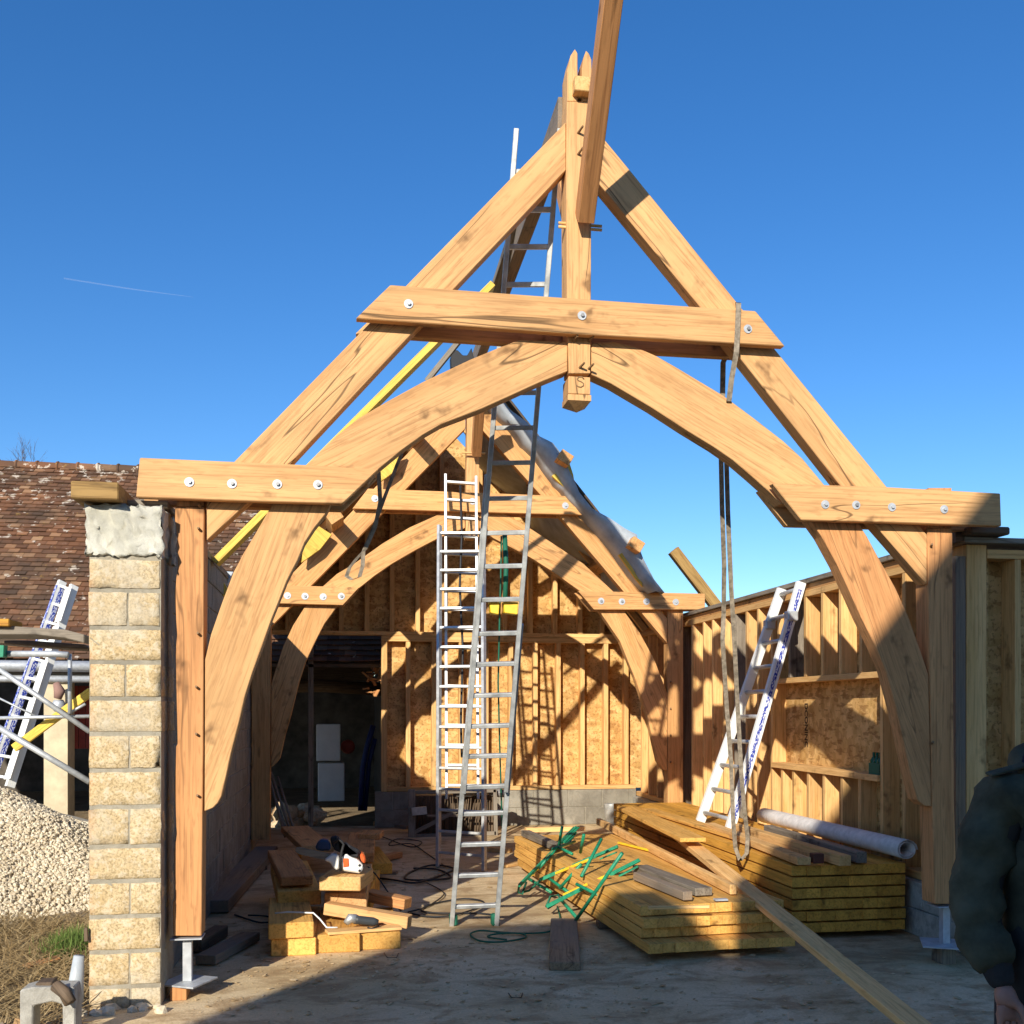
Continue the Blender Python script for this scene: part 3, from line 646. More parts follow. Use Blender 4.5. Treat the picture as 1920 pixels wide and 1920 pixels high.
for px, py in ((1048, 872), (1178, 1030)):
    c = onY(px, py, Y2-.02); 
    MB().beam(V(c.x, 11.45, c.z), V(c.x, Y3+.05, c.z), .16, .13, up=(.6, 0, 1), bev=.004).build('purlin', MA, rf)
for px, py in ((778, 822), (628, 982)):
    c = onY(px, py, Y2-.02)
    MB().beam(V(c.x, 11.35, c.z), V(c.x, Y3+.05, c.z), .16, .13, up=(-.7, 0, 1), bev=.004).build('purlin', MA, rf)
for pts, yy in (([(1035, 892), (1068, 868), (1075, 890), (1082, 940), (1070, 925)], 11.7), ([(1160, 1040), (1195, 1020), (1203, 1070), (1205, 1100), (1192, 1085)], 11.7), ([(711, 905), (715, 860), (757, 845), (745, 880)], 11.7), ([(565, 1055), (570, 1015), (588, 980), (622, 1002), (600, 1030)], 11.7)):
    MB().prism(P(pts, yy), (0, .05, 0), (1, 0, -1), .002).build('cleat', PINE_Y, rf)
# roof membrane
out = [(925, 735), (939, 747), (960, 772), (985, 795), (1011, 816), (1035, 830), (1050, 848), (1063, 878), (1075, 905), (1087, 926), (1108, 952), (1142, 971), (1168, 992), (1193, 1002), (1200, 1025), (1204, 1046), (1225, 1085), (1248, 1108)]
low = [(905, 742), (918, 757), (938, 782), (958, 802), (980, 828), (1000, 850), (1020, 875), (1040, 900), (1055, 918), (1070, 940), (1090, 960), (1108, 978), (1130, 1005), (1152, 1035), (1165, 1052), (1180, 1072), (1195, 1090), (1213, 1112)]
m = MB(); rows = []
def mem(p, Y, jz=0): q = onY(*p, 11.6); return V(q.x+random.uniform(-.02, .02), Y+random.uniform(-.03, .03), q.z+jz+random.uniform(-.02, .02))
rows.append([mem(p, 11.9, 0) for p in low]); rows.append([mem(((p[0]+q[0])/2, (p[1]+q[1])/2), 11.62) for p, q in zip(out, low)])
rows.append([mem(p, 11.6) for p in out]); rows.append([mem(p, 12.4, -.05) for p in out]); rows.append([mem(p, 13.4, -.04) for p in out]); rows.append([mem(p, Y3+.3, -.05) for p in out])
m.grid(rows); o = one(m, 'roof_membrane', MEMB, 'crumpled grey membrane draped over the right slope of rear roof', 'membrane')
md = o.modifiers.new('s', 'SOLIDIFY'); md.thickness = .008
m = MB()
pts = [(846, 690), (845, 668), (850, 657), (858, 656), (868, 666), (876, 666), (884, 652), (888, 668), (892, 690)]
m.prism(P(pts, 11.2), (0, .12, 0), bev=.006); one(m, 'rubber_flap', BLACK, 'black curled sheet at the peak of the rear truss', 'sheet')
# left small grey sheet and offcut on the left wall
m = MB(); m.prism(P([(408, 1070), (438, 1072), (425, 1098), (410, 1090)], 9.6), (0, .3, 0), bev=.004)
one(m, 'roof_sheet', MEMB, 'folded dark grey sheet on top of the left block wall', 'sheet')
m = MB(); m.prism(P([(400, 1090), (408, 1075), (430, 1108), (418, 1118)], 9.3), (0, .1, 0), bev=.004)
one(m, 'plank_end', PINE_Y, 'yellow plank end below the grey sheet on the left wall', 'timber')
# ---------------------------------------------------------------- ladders
def ladder(name, label, bl, br, tl, tr, n, mat, rw=.025, rd=.06, rr_=.012, group='ladders on the site', start=.04, tn=None, flat=True, root=None, sp=None, off=0, rmat=None):
    bl, br, tl, tr = map(Vector, (bl, br, tl, tr))
    if root is None: root = thing(name, label, 'ladder', (bl+br)/2, group)
    nrm = (br-bl).cross(tl-bl).normalized()
    for a, b in ((bl, tl), (br, tr)):
        MB().beam(a+nrm*off, b+nrm*off, rw, rd, up=nrm, bev=.003).build('rail', rmat or mat, root)
    for i in range(n):
        t = start+(.975-start)*i/(n-1); a = bl.lerp(tl, t)+nrm*off; b = br.lerp(tr, t)+nrm*off
        dd = (b-a).normalized()*(rw/2-.004)
        m = MB()
        if flat: m.beam(a+dd, b-dd, .028, .038, up=nrm, bev=.003)
        else: m.tube([a+dd, b-dd], rr_, 8)
        m.build('rung', mat, root)
    return root, nrm
# tall extension ladder
wb = 7.74; wt = 6.34
A0, A1 = atW(850, 1736, wb), atW(928, 1733, wb)
T0, T1 = atW(968, 249, wt), atW(1048, 249, wt)
def lad_t(y, a=A0, b=T0):
    lo_, hi_ = 0, 1
    for _ in range(30):
        t = (lo_+hi_)/2; q = a.lerp(b, t); d_ = q.x*sa+q.y*ca
        if HY-(q.z-CH)*F/d_ > y: lo_ = t
        else: hi_ = t
    return lo_
lad = thing('extension_ladder', 'tallest grey aluminium ladder reaching above the truss collar to the ridge', 'ladder', (A0+A1)/2, 'ladders on the site')
nr = (A1-A0).cross(T0-A0).normalized()
sd_ = (A1-A0).normalized()
for a, b, k in ((A0, T0, -1), (A1, T1, 1)):
    MB().beam(a+sd_*k*.012, a.lerp(b, lad_t(890 if k < 0 else 1172))+sd_*k*.012, .036, .075, up=nr, bev=.003).build('rail', ALU_D, lad)
    MB().beam(a.lerp(b, lad_t(1480))+nr*.07, b+nr*.07, .032, .065, up=nr, bev=.003).build('rail', ALU_D, lad)
for y in (1700, 1642, 1584, 1526, 1470, 1413, 1357, 1300, 1242, 1185, 1122, 1060, 998, 934, 868, 803, 738, 671, 604, 537, 467, 398, 328):
    o_ = 0 if y > 1480 else .07
    t = lad_t(y); a = A0.lerp(T0, t)+nr*o_; b = A1.lerp(T1, t)+nr*o_
    MB().beam(a+sd_*.004, b-sd_*.004, .030, .036, up=nr, bev=.004).build('rung', ALU_D, lad)
for p in (A0, A1):
    m = MB(); m.box((p.x-.03, p.y-.04, 0), (p.x+.03, p.y+.04, .09), bev=.012); m.build('foot', GREEN_R, lad)
# green rope and yellow blocks hanging on it
ro = thing('hanging_rope', 'green rope with two yellow blocks tied in the tall ladder', 'rope', atW(945, 1140, 8.15))
m = MB(); m.tube([atW(946, 1000, 7.15), atW(949, 1060, 7.15), atW(947, 1125, 7.1)], .018, 7); m.tube([atW(940, 1005, 7.15), atW(939, 1080, 7.15), atW(937, 1150, 7.1), atW(934, 1280, 7.25), atW(937, 1400, 7.4), atW(940, 1500, 7.6), atW(944, 1600, 7.8)], .006, 6)
m.build('cord', GREEN_R, ro)
for (x0, x1, y0, y1) in ((918, 937, 1128, 1152), (944, 972, 1128, 1152)):
    MB().prism([atW(x0, y0, 7.05), atW(x1, y0+1, 7.05), atW(x1-2, y1, 7.05), atW(x0+2, y1-3, 7.05)], (0, .08, 0), bev=.004).build('yellow_block', YELL, ro)
# narrower two-part ladder
C0, C1 = onZ(822, 1626), onZ(908, 1634)
lb, nr = ladder('extension_ladder', 'shorter bright aluminium double ladder standing left of the tall one', C0, C1, atW(824, 985, 11.5), atW(906, 985, 11.5), 17, ALU, .034, .06)
ladder('', '', atW(838, 1500, 10.9), atW(897, 1500, 10.9), atW(836, 893, 11.75), atW(893, 897, 11.75), 17, ALU, .030, .05, root=lb, off=.05)
m = MB(); m.tube([atW(863, 910, 11.6), atW(866, 1000, 11.5), atW(862, 1100, 11.4), atW(868, 1220, 11.25), atW(864, 1350, 11.1), atW(866, 1420, 11.0)], .013, 6); m.build('pull_cord', BLACK, lb)
# blue banded ladder leaning on the right wall, standing on the far lumber stack
D = [V(3.42, 9.45, .53), V(3.46, 8.90, .53), onX(1466, 1104, 4.09), onX(1502, 1092, 4.09)]
D[0] = onZ(1313, 1540, .56); D[1] = onZ(1368, 1556, .56)
lc, nr = ladder('leaning_ladder', 'white and blue ladder on the lumber stack leaning on right wall', D[0], D[1], D[2], D[3], 10, ALU, .05, .085, flat=False, rr_=.02, rmat=WHITE)
for a, b, s in ((D[1], D[3], 1), (D[0], D[2], -1)):
    nn_ = (D[1]-D[0]).cross(D[2]-D[0]).normalized(); side = (D[1]-D[0]).normalized()
    m = MB(); q = .0262 if s == 1 else -.0262
    if s == 1:
        m.beam(a.lerp(b, .03)+side*q, a.lerp(b, .97)+side*q, .002, .034, up=nn_, bev=0); m.build('printed_band', DECAL, lc)
        m = MB(); m.beam(a.lerp(b, .02)-nn_*.0435, a.lerp(b, .98)-nn_*.0435, .026, .002, up=nn_, bev=0); m.build('printed_band', DECAL, lc)
c = D[3].lerp(D[1], .14); m = MB(); m.box(c-V(.05, .05, .04), c+V(.05, .05, .05), bev=.01); m.build('bracket', ZINC, lc)
c = D[2].lerp(D[0], .15); m = MB(); m.box(c-V(.05, .04, .05), c+V(.05, .04, .04), bev=.01); m.build('bracket', ZINC, lc)
# ladder by the barn (far left), seen nearly edge on
E = [atW(-20, 1470, 10.5), atW(18, 1476, 10.2), atW(117, 1090, 11.2), atW(139, 1098, 10.9)]
ld, nr = ladder('leaning_ladder', 'white and blue ladder left of the block pillar against the barn', E[0], E[1], E[2], E[3], 11, WHITE, .04, .09, rmat=WHITE)
n_ = (E[1]-E[0]).cross(E[2]-E[0]).normalized()
if n_.y > 0: n_ = -n_
m = MB(); m.beam(E[0].lerp(E[2], .02)+n_*.047, E[0].lerp(E[2], .97)+n_*.047, .045, .002, up=n_, bev=0); m.beam(E[0].lerp(E[2], .02)+V(.028,-.01,0), E[0].lerp(E[2], .97)+V(.028,-.01,0), .002, .05, up=n_, bev=0)
m.build('printed_band', DECAL, ld)
m = MB()
for (t0, t1) in ((.03, .2), (.22, .42), (.44, .6), (.62, .78), (.80, .98)):
    a = E[1].lerp(E[3], t0); b = E[1].lerp(E[3], t1); m.beam(a+n_*.05, b+n_*.05, .13, .01, up=n_, bev=.004)
m.build('step_cover', WHITE, ld)
# ---------------------------------------------------------------- straps
def strap(m, pts, w=.05, t=.004, up=(0, 1, 0)):
    for a, b in zip(pts, pts[1:]): m.beam(a, b, t if False else w, t, up=up, bev=0)
def ribbon(pts, w, wdir):
    wd = Vector(wdir).normalized()*(w/2); rows = [[p-wd for p in pts], [p+wd for p in pts]]
    rows2 = [[p+V(0, .004, 0) for p in r] for r in rows][::-1]
    m = MB(); m.grid(rows+rows2+[rows[0]], smooth=False); return m
ys = yf-.03
st = thing('lifting_strap', 'long grey webbing strap looped over the right end of the collar', 'strap', onY(1378, 600, ys))
ribbon([onY(1385, 568, ys), onY(1383, 620, ys), onY(1381, 660, ys), onY(1372, 710, ys+.05), onY(1367, 752, ys+.09), onY(1360, 800, 6.4), onY(1358, 860, 6.5)], .033, (1, 0, 0)).build('strap_band', STRAP, st)
ribbon([onY(1384, 567, ys), onY(1384, 568, Y1+.25), onY(1372, 640, Y1+.25), onY(1356, 680, Y1+.25), onY(1355, 740, Y1+.3), onY(1353, 850, Y1+.35)], .035, (1, 0, 0)).build('strap_band', STRAP, st)
ribbon([onY(1352, 850, 6.5), onY(1354, 950, 6.6), onY(1358, 1060, 6.8), onY(1357, 1150, 7.0), onY(1355, 1200, 7.0), onY(1363, 1330, 7.2), onY(1371, 1430, 7.3), onY(1375, 1540, 7.4), onY(1379, 1590, 7.5), onY(1388, 1614, 7.5)], .033, (1, 0, 0)).build('strap_band', STRAP, st)
ribbon([onY(1362, 855, 6.55), onY(1365, 960, 6.65), onY(1371, 1100, 6.85), onY(1378, 1220, 7.0), onY(1384, 1340, 7.2), onY(1390, 1450, 7.3), onY(1396, 1520, 7.4), onY(1402, 1570, 7.5), onY(1400, 1600, 7.5), onY(1388, 1614, 7.5)], .033, (1, 0, 0)).build('strap_band', STRAP, st)
st2 = thing('hanging_strap', 'dark webbing strap loop hanging below the left truss beam tip', 'strap', onY(690, 960, 6.3))
ribbon([onY(710, 885, 6.2), onY(713, 940, 6.25), onY(703, 990, 6.3), onY(685, 1030, 6.3), onY(668, 1048, 6.3), onY(655, 1065, 6.3), onY(650, 1080, 6.3), onY(660, 1087, 6.3), onY(674, 1082, 6.3), onY(680, 1060, 6.3), onY(681, 1035, 6.3), onY(700, 990, 6.32), onY(722, 930, 6.35), onY(745, 870, 6.4), onY(760, 835, 6.45)], .028, (1, .3, .3)).build('strap_band', STRAP, st2)
# ---------------------------------------------------------------- lumber stacks
def plankmesh(w, h, L, mat, sl=.0):
    m = MB(); m.box((0, 0, 0), (w, L, h), (0, 1, 0), .0015); o = m.build('lumber_plank', mat); return o
def stack(x0, y0, z0, ang, nx, nz, w, h, L, mat, label, group, jl=.05, gap=.006, lens=None):
    c, s = math.cos(ang), math.sin(ang); first = plankmesh(w, h, L, mat); k = 0
    for iz in range(nz):
        for ix in range(nx):
            o = first if k == 0 else first.copy()
            if k: S.collection.objects.link(o)
            k += 1
            lx = ix*(w+.0005); ly = random.uniform(-jl, jl)*.4+(lens[iz] if lens else 0)
            o.location = (x0+lx*c-ly*s, y0+lx*s+ly*c, z0+iz*(h+gap)); o.rotation_euler = (0, 0, ang)
            tag(o, label, 'plank', group)
a = onZ(1206, 1782, .06); b = onZ(1480, 1768, .06)
ang = math.atan2(b.y-a.y, b.x-a.x); wd = (b-a).length
SA = rad(3.2)
stack(a.x, a.y, .06, SA, 11, 4, wd/11-.001, .063, 3.85, TREAT, 'sawn honey coloured plank in the low stack under the green trestles', 'planks in the low near lumber stack', .02, .009, [-.10, .04, .0, .06])
for (px, py, l) in ((1150, 1740, 'dark bearer block under the left side of the low lumber stack'), (1460, 1770, 'pale bearer block under the right corner of the low lumber stack')):
    c = onZ(px, py); m = MB(); m.box((c.x-.12, c.y-.05, 0), (c.x+.10, c.y+.06, .058), (1, 0, 0), .004)
    one(m, 'bearer_block', DARKW if 'dark' in l else TREAT, l, 'block')
zt1 = .06+4*.072
S2x = 3.14; S2y = 6.82
stack(S2x, S2y, .05, 0, 8, 6, .109, .069, 4.9, TREAT_D, 'ochre treated plank in the tall stack beside the right wall', 'planks in the tall far lumber stack', .02, .013)
for yy, l in ((7.2, 'front'), (11.0, 'far')):
    m = MB(); m.box((S2x, yy-.04, 0), (S2x+.86, yy+.04, .047), (1, 0, 0), .003); one(m, 'bearer_block', DARKW, l+' bearer under the tall ochre lumber stack', 'block')
zt2 = .05+6*.082
def blk(x0, x1, yb, zb, h, L, ang=0, mat=TREAT, name='timber_block', label='', group=None, tilt=0, cat='timber'):
    a = onZ(x0, yb, zb); w = (CH-zb)*F/(yb-HY); wid = (x1-x0)*w/F/ca
    m = MB(); m.box((0, 0, 0), (wid, L, h), (0, 1, 0), .006); o = m.build(name, mat)
    o.location = a; o.rotation_euler = (rad(tilt), 0, rad(ang)); tag(o, label, cat, group); return o
g2 = 'loose timbers on the tall lumber stack'
def bm2(pa, pb, w, h, mat, label, name='loose_timber', group=g2, up=(0, 0, 1)):
    m = MB(); m.beam(pa, pb, w, h, up=up, bev=.004); return one(m, name, mat, label, 'timber', group)
bm2(onZ(1508, 1615, zt2+.03), onZ(1330, 1548, zt2+.03), .10, .055, PINE, 'pale beam with a slanted cut end on the tall stack')
bm2(onZ(1585, 1614, zt2+.04), onZ(1380, 1552, zt2+.04), .09, .075, PINE, 'pale beam with a pencil tick on its end on the tall stack')
bm2(onZ(1616, 1608, zt2+.04), onZ(1440, 1555, zt2+.04), .08, .08, GREYW, 'grey square timber on the tall stack next to the roll')
bm2(onZ(1300, 1575, zt2+.02), onZ(1175, 1515, zt2+.02), .22, .035, TREAT, 'wide honey board at the far end of the tall stack')
bm2(onZ(1450, 1590, zt2+.015), onZ(1215, 1518, zt2+.015), .14, .03, TREAT, 'thin honey board along the top of the tall stack')
m = MB(); c = onZ(1532, 1618, zt2+.01); m.box(c-V(.04, .03, 0), c+V(.04, .04, .07), bev=.004); one(m, 'small_box', plain('brown_box', (.10, .03, .02), .6), 'small dark red box on the front edge of the tall stack', 'box')
m = MB(); p0 = onZ(1718, 1612, zt2+.09); p1 = onZ(1500, 1560, zt2+.09); p0 = V(3.97, 6.72, zt2+.10); p1 = V(3.95, 9.2, zt2+.09)
n = 26; rows = []
for i in range(9):
    p = p0.lerp(p1, i/8); rows.append([p+V(math.cos(a)*(.085-.0012*j), 0, math.sin(a)*(.085-.0012*j)*.9) for j, a in enumerate([2*math.pi*k/13 for k in range(n)])])
m.grid(rows); o = one(m, 'membrane_roll', ROLL, 'grey white roll of membrane lying on top of the tall stack by the wall', 'roll')
md = o.modifiers.new('s', 'SOLIDIFY'); md.thickness = .005
# long loose board across both stacks
m = MB(); m.beam(atW(1266, 1560, 9.2), atW(1800, 1990, 4.5), .13, .045, bev=.004)
one(m, 'loose_board', PINE, 'long pale board sloping from the lumber stacks down towards us', 'timber')
# things on the low stack
bm2(onZ(1210, 1668, zt1+.03), onZ(1110, 1540, zt1+.03), .0, .0, PINE, '') if False else None
g1 = 'offcuts on the low lumber stack'
bm2(onZ(1375, 1668, zt1+.035), onZ(1122, 1540, zt1+.035), .05, .07, PINE, 'long pale batten lying along the top of the low stack', group=g1)
bm2(onZ(1320, 1672, zt1+.032), onZ(1200, 1628, zt1+.032), .13, .055, GREYW, 'grey rounded slab offcut on the low stack', group=g1)
bm2(onZ(1290, 1680, zt1+.035), onZ(1195, 1642, zt1+.035), .07, .06, OAK_G, 'grey brown timber offcut with pale end on the low stack', group=g1)
bm2(onZ(1215, 1702, zt1+.012), onZ(1330, 1700, zt1+.012), .03, .02, PINE, 'thin pale strip along front edge of the low stack', group=g1)
bm2(onZ(1240, 1600, zt1+.012), onZ(1160, 1580, zt1+.012), .03, .02, YELL, 'thin bright yellow strip on the low stack', group=g1)
bm2(onZ(985, 1556, zt1+.04), onZ(1095, 1553, zt1+.04), .10, .05, PINE, 'pale board across the far end of the low stack', group=g1)
bm2(onZ(985, 1562, zt1+.035), onZ(1045, 1588, zt1+.035), .09, .06, GREYW, 'grey timber at the far left corner of the low stack', group=g1)
m = MB(); m.box(onZ(1342, 1690, zt1+.003), onZ(1342, 1690, zt1+.003)+V(.09, .05, .012), bev=.002); one(m, 'metal_square', ZINC, 'small grey metal plate on the low stack', 'plate')
# folding trestles
tg = 'green folding trestles heaped on the low stack'
def trestle(label, bars, yel, legs, loop):
    t = thing('folding_trestle', label, 'trestle', bars[0], tg)
    m = MB(); m.beam(bars[0], bars[1], .022, .03); m.build('top_bar', GREEN, t)
    pq = bars[0].lerp(bars[1], .72); m = MB(); m.beam(pq, bars[1], .07, .012); m.beam(pq+V(.03, -.04, -.02), bars[1]+V(-.03, -.06, -.04), .05, .012); m.build('hinge_plate', GREEN, t)
    MB().beam(yel[0], yel[1], .022, .022).build('yellow_bar', YELL, t)
    for a, b in legs: MB().tube([a, b], .014, 8).build('leg', GREEN, t)
    m = MB(); m.tube(loop, .010, 7); m.build('foot_loop', GREEN_R, t)
z5 = lambda x, y, z: onZ(940+.15625*x, 1520+.15625*y, z)
trestle('nearest green and yellow trestle hanging over the front of the low stack', (z5(540, 1150, .10), z5(1660, 590, .46)), (z5(750, 1010, .16), z5(1290, 770, .38)),
        [(z5(1450, 510, .62), z5(890, 1320, .05)), (z5(700, 1050, .12), z5(900, 1280, .05)), (z5(900, 880, .30), z5(1260, 1060, .22))], [z5(540, 1150, .09), z5(590, 1030, .14), z5(690, 1010, .16), z5(700, 1080, .12), z5(560, 1170, .08)])
trestle('middle green and yellow trestle of the heap', (z5(460, 830, .20), z5(1400, 430, .50)), (z5(560, 790, .22), z5(1050, 590, .42)),
        [(z5(1200, 340, .60), z5(960, 790, .34)), (z5(990, 290, .60), z5(950, 500, .42)), (z5(960, 640, .38), z5(700, 930, .16)), (z5(540, 790, .22), z5(850, 1010, .12))], [z5(460, 840, .18), z5(400, 900, .12), z5(330, 960, .08), z5(250, 980, .06)])
trestle('rearmost green trestle of the heap with dull yellow bar', (z5(215, 900, .16), z5(900, 200, .52)), (z5(350, 780, .18), z5(660, 460, .40)),
        [(z5(730, 190, .60), z5(690, 420, .42)), (z5(690, 440, .42), z5(850, 520, .40)), (z5(300, 800, .16), z5(600, 980, .08)), (z5(880, 370, .42), z5(620, 460, .42)), (z5(690, 430, .42), z5(450, 690, .25))], [z5(215, 900, .14), z5(200, 980, .07), z5(250, 1000, .06), z5(300, 860, .14)])
# block plank on floor
blk(1029, 1088, 1820, 0, .055, 1.35, -12, OAK_G, 'floor_plank', 'brown weathered plank lying on the floor in front of the low stack')
# ---------------------------------------------------------------- timber pile at left
gp = 'chunky timbers in the left pile'
PL = [(508, 590, 1794, 0, .117, 1.1, 0, TREAT, 'bottom left beam end of the pile, nearest the post'),
 (591, 673, 1788, 0, .125, 1.0, -1, TREAT, 'bottom middle beam end of the pile'),
 (674, 750, 1782, 0, .115, .9, 1, TREAT, 'bottom right beam end of the pile'),
 (503, 586, 1762, .122, .105, .95, 4, TREAT, 'thick beam on the bottom left one, front of the pile'),
 (520, 600, 1700, .20, .11, 1.5, 6, TREAT, 'beam end in shade in the second row at left of the pile'),
 (608, 686, 1706, .19, .12, 1.4, -3, OAK, 'beam end under the sawn top block in middle of the pile'),
 (598, 676, 1670, .36, .10, .42, -14, PINE, 'short pale block carrying the orange and white chainsaw'),
 (527, 585, 1662, .33, .07, 1.5, 8, OAK_R, 'long slab lying back at left of the chainsaw'),
 (632, 694, 1712, .0, .19, 1.0, -6, TREAT_D, 'dark beam low at the right of the pile'),
 (645, 700, 1618, .25, .09, 1.6, -2, OAK_R, 'far slab behind the chainsaw, right of the pile'),
 (690, 735, 1640, .10, .10, 1.2, 4, TREAT_D, 'far dark yellow beam at right edge of the pile'),
 (566, 625, 1600, .22, .07, 1.8, 10, OAK, 'wide far board at back left of the pile'),
 (672, 712, 1575, .33, .06, .35, -8, OAK_R, 'topmost short offcut at the back of the pile')]
for q in PL: blk(q[0], q[1], q[2], q[3], q[4], q[5], q[6], q[7], 'timber_block', q[8], gp)
bm2(onZ(612, 1702, .22), onZ(768, 1728, .15), .10, .085, OAK, 'pale cross plank slanting over the right of the pile', 'timber_plank', gp)
bm2(onZ(690, 1678, .20), onZ(765, 1694, .16), .12, .08, OAK_R, 'short red plank behind the pale cross plank', 'timber_plank', gp)
bm2(onZ(612, 1748, .135), onZ(750, 1738, .13), .12, .02, PINE, 'thin pale strip under the angle grinder', 'timber_plank', gp)
bm2(onZ(715, 1610, .04), onZ(748, 1602, .04), .10, .06, OAK_R, 'small red offcut right of the pile', 'timber_plank', gp)
# boards along the left wall
bm2(onZ(400, 1700, .06), onZ(500, 1595, .06), .24, .10, OAK_G, 'weathered beam lying along the left block wall', 'wall_timber', 'timbers along the left wall')
bm2(onZ(385, 1800, .04), onZ(470, 1755, .04), .14, .06, OAK_G, 'short dark beam on floor behind the left post', 'wall_timber', 'timbers along the left wall')
bm2(onZ(365, 1775, .05), onZ(415, 1745, .05), .10, .08, DARKW, 'dark stub of timber beside the left post foot', 'wall_timber', 'timbers along the left wall')
# chainsaw
zz = lambda x, y: (500+.15625*x, 1500+.15625*y)
cy = onZ(640, 1642, .46).y
cs = thing('chainsaw', 'orange and white chainsaw lying on the sawn top block of the pile', 'chainsaw', onY(635, 1640, cy))
def cp(name, pts, y, t, mat, bev=.006): return MB().prism(P([zz(*p) for p in pts], y), (0, t, 0), (1, 0, 0), bev).build(name, mat, cs)
cp('body', [(900, 850), (1130, 885), (1165, 800), (1100, 720), (1010, 690), (950, 640), (900, 700)], cy, .12, WHITE, .012)
cp('clutch_cover', [(690, 725), (790, 650), (860, 660), (880, 760), (860, 845), (800, 825), (770, 760)], cy-.01, .10, WHITE, .01)
cp('recoil_cover', [(920, 700), (985, 700), (990, 800), (920, 810)], cy-.008, .01, ORNG)
cp('rear_housing', [(1120, 650), (1160, 640), (1190, 700), (1180, 770), (1130, 730)], cy-.004, .13, ORNG, .01)
cp('guide_bar', [(350, 570), (400, 565), (770, 650), (760, 715), (700, 720), (400, 655), (345, 625)], cy+.05, .008, GREYW, .002)
cp('engine', [(800, 600), (850, 440), (900, 480), (905, 640), (1000, 560), (1110, 640), (1100, 700), (950, 660)], cy+.02, .09, BLACK, .01)
m = MB(); m.tube([onY(*zz(*p), cy-.02) for p in ((890, 850), (880, 760), (900, 620), (925, 530), (900, 500), (860, 470), (800, 520))], .010, 7); m.build('front_handle', BLACK, cs)
m = MB(); m.tube([onY(*zz(*p), cy+.06) for p in ((930, 520), (1000, 570), (1080, 610), (1120, 650))], .016, 8); m.build('rear_handle', BLACK, cs)
for p in ((1115, 785), (1115, 848)):
    m = MB(); m.lathe(onY(*zz(*p), cy-.0005), (0, -1, 0), [(0, .010), (.004, .009)], 10); m.build('screw', BLACK, cs)
dr = thing('power_drill', 'dark blue power tool behind the chainsaw', 'tool', onY(605, 1590, cy+.35))
m = MB(); m.prism(P([zz(*p) for p in ((575, 590), (620, 490), (700, 470), (760, 500), (770, 610), (640, 615))], cy+.3), (0, .1, 0), bev=.015); m.build('motor', plain('blue_plastic', (.03, .06, .13), .5), dr)
m = MB(); m.prism(P([zz(*p) for p in ((760, 450), (850, 430), (900, 520), (840, 600), (780, 560))], cy+.3), (0, .08, 0), bev=.012); m.build('handle', BLACK, dr)
gy = onZ(680, 1738, .15).y
ag = thing('angle_grinder', 'dark grey angle grinder lying on the front of the pile', 'tool', onY(680, 1738, gy))
m = MB(); m.tube([onY(*zz(1340, 1470), gy), onY(*zz(1280, 1460), gy), onY(*zz(1100, 1440), gy), onY(*zz(1060, 1430), gy)], [.02, .03, .03, .034], 10); m.build('body', plain('dark_plastic', (.045, .05, .055), .5), ag)
m = MB(); m.tube([onY(*zz(1070, 1430), gy), onY(*zz(1000, 1420), gy), onY(*zz(950, 1480), gy-.02)], [.035, .034, .02], 10); m.build('gear_head', ALU_D, ag)
m = MB(); m.tube([onY(*zz(1210, 1530), gy-.02), onY(*zz(1260, 1545), gy-.03), onY(*zz(1350, 1510), gy)], .006, 6); m.build('disc_guard', BLACK, ag)
m = MB(); m.tube([onY(*zz(100, 1360), gy+.1), onY(*zz(250, 1345), gy+.1), onY(*zz(560, 1355), gy+.08), onY(*zz(640, 1430), gy+.05), onY(*zz(720, 1530), gy), onY(*zz(850, 1530), gy)], .006, 6)
one(m, 'extension_cable', WHITE, 'pale cord over the front beams of the left pile', 'cord')
# cables
def cable(pts, r, mat, label, z=.012, name='floor_cable', group='cables on the floor'):
    m = MB(); P3 = [onZ(x, y, z+.004*(i % 3)) for i, (x, y) in enumerate(pts)]
    out = []
    for i in range(len(P3)-1):
        p0 = P3[max(i-1, 0)]; p1 = P3[i]; p2 = P3[i+1]; p3 = P3[min(i+2, len(P3)-1)]
        for k in range(5):
            t = k/5; out.append(.5*((2*p1)+(p2-p0)*t+(2*p0-5*p1+4*p2-p3)*t*t+(3*p1-p0-3*p2+p3)*t**3))
    out.append(P3[-1]); m.tube(out, r, 6); return one(m, name, mat, label, 'cable', group)
cable([(1045, 1700), (1050, 1725), (1035, 1745), (990, 1750), (940, 1748), (900, 1745), (882, 1752), (900, 1764), (940, 1766), (985, 1758), (975, 1750), (930, 1751), (915, 1757), (950, 1762)], .007, GREEN_R, 'green cord coiled on floor right of the tall ladder')
cable([(770, 1712), (800, 1718), (850, 1716), (900, 1700), (905, 1690), (870, 1685), (810, 1695), (790, 1708), (830, 1712), (890, 1712), (925, 1715)], .007, BLACK, 'black cable coil at the foot of the tall ladder')
cable([(700, 1645), (740, 1650), (780, 1655), (830, 1640), (850, 1628), (810, 1622), (770, 1635), (760, 1648), (800, 1650), (845, 1645), (820, 1630), (775, 1628)], .010, BLACK, 'black cable heap behind the tall ladder')
cable([(835, 1625), (800, 1600), (770, 1582), (730, 1585), (745, 1573), (790, 1578), (770, 1588), (720, 1570), (700, 1565)], .007, BLACK, 'black cable near the steel rack')
cable([(765, 1710), (800, 1700), (830, 1680), (828, 1670), (800, 1655)], .006, BLACK, 'thin cable joining the two floor coils')
cable([(440, 1715), (460, 1722), (490, 1730), (520, 1725), (500, 1718), (465, 1716)], .007, BLACK, 'black cable in shade left of the timber pile')
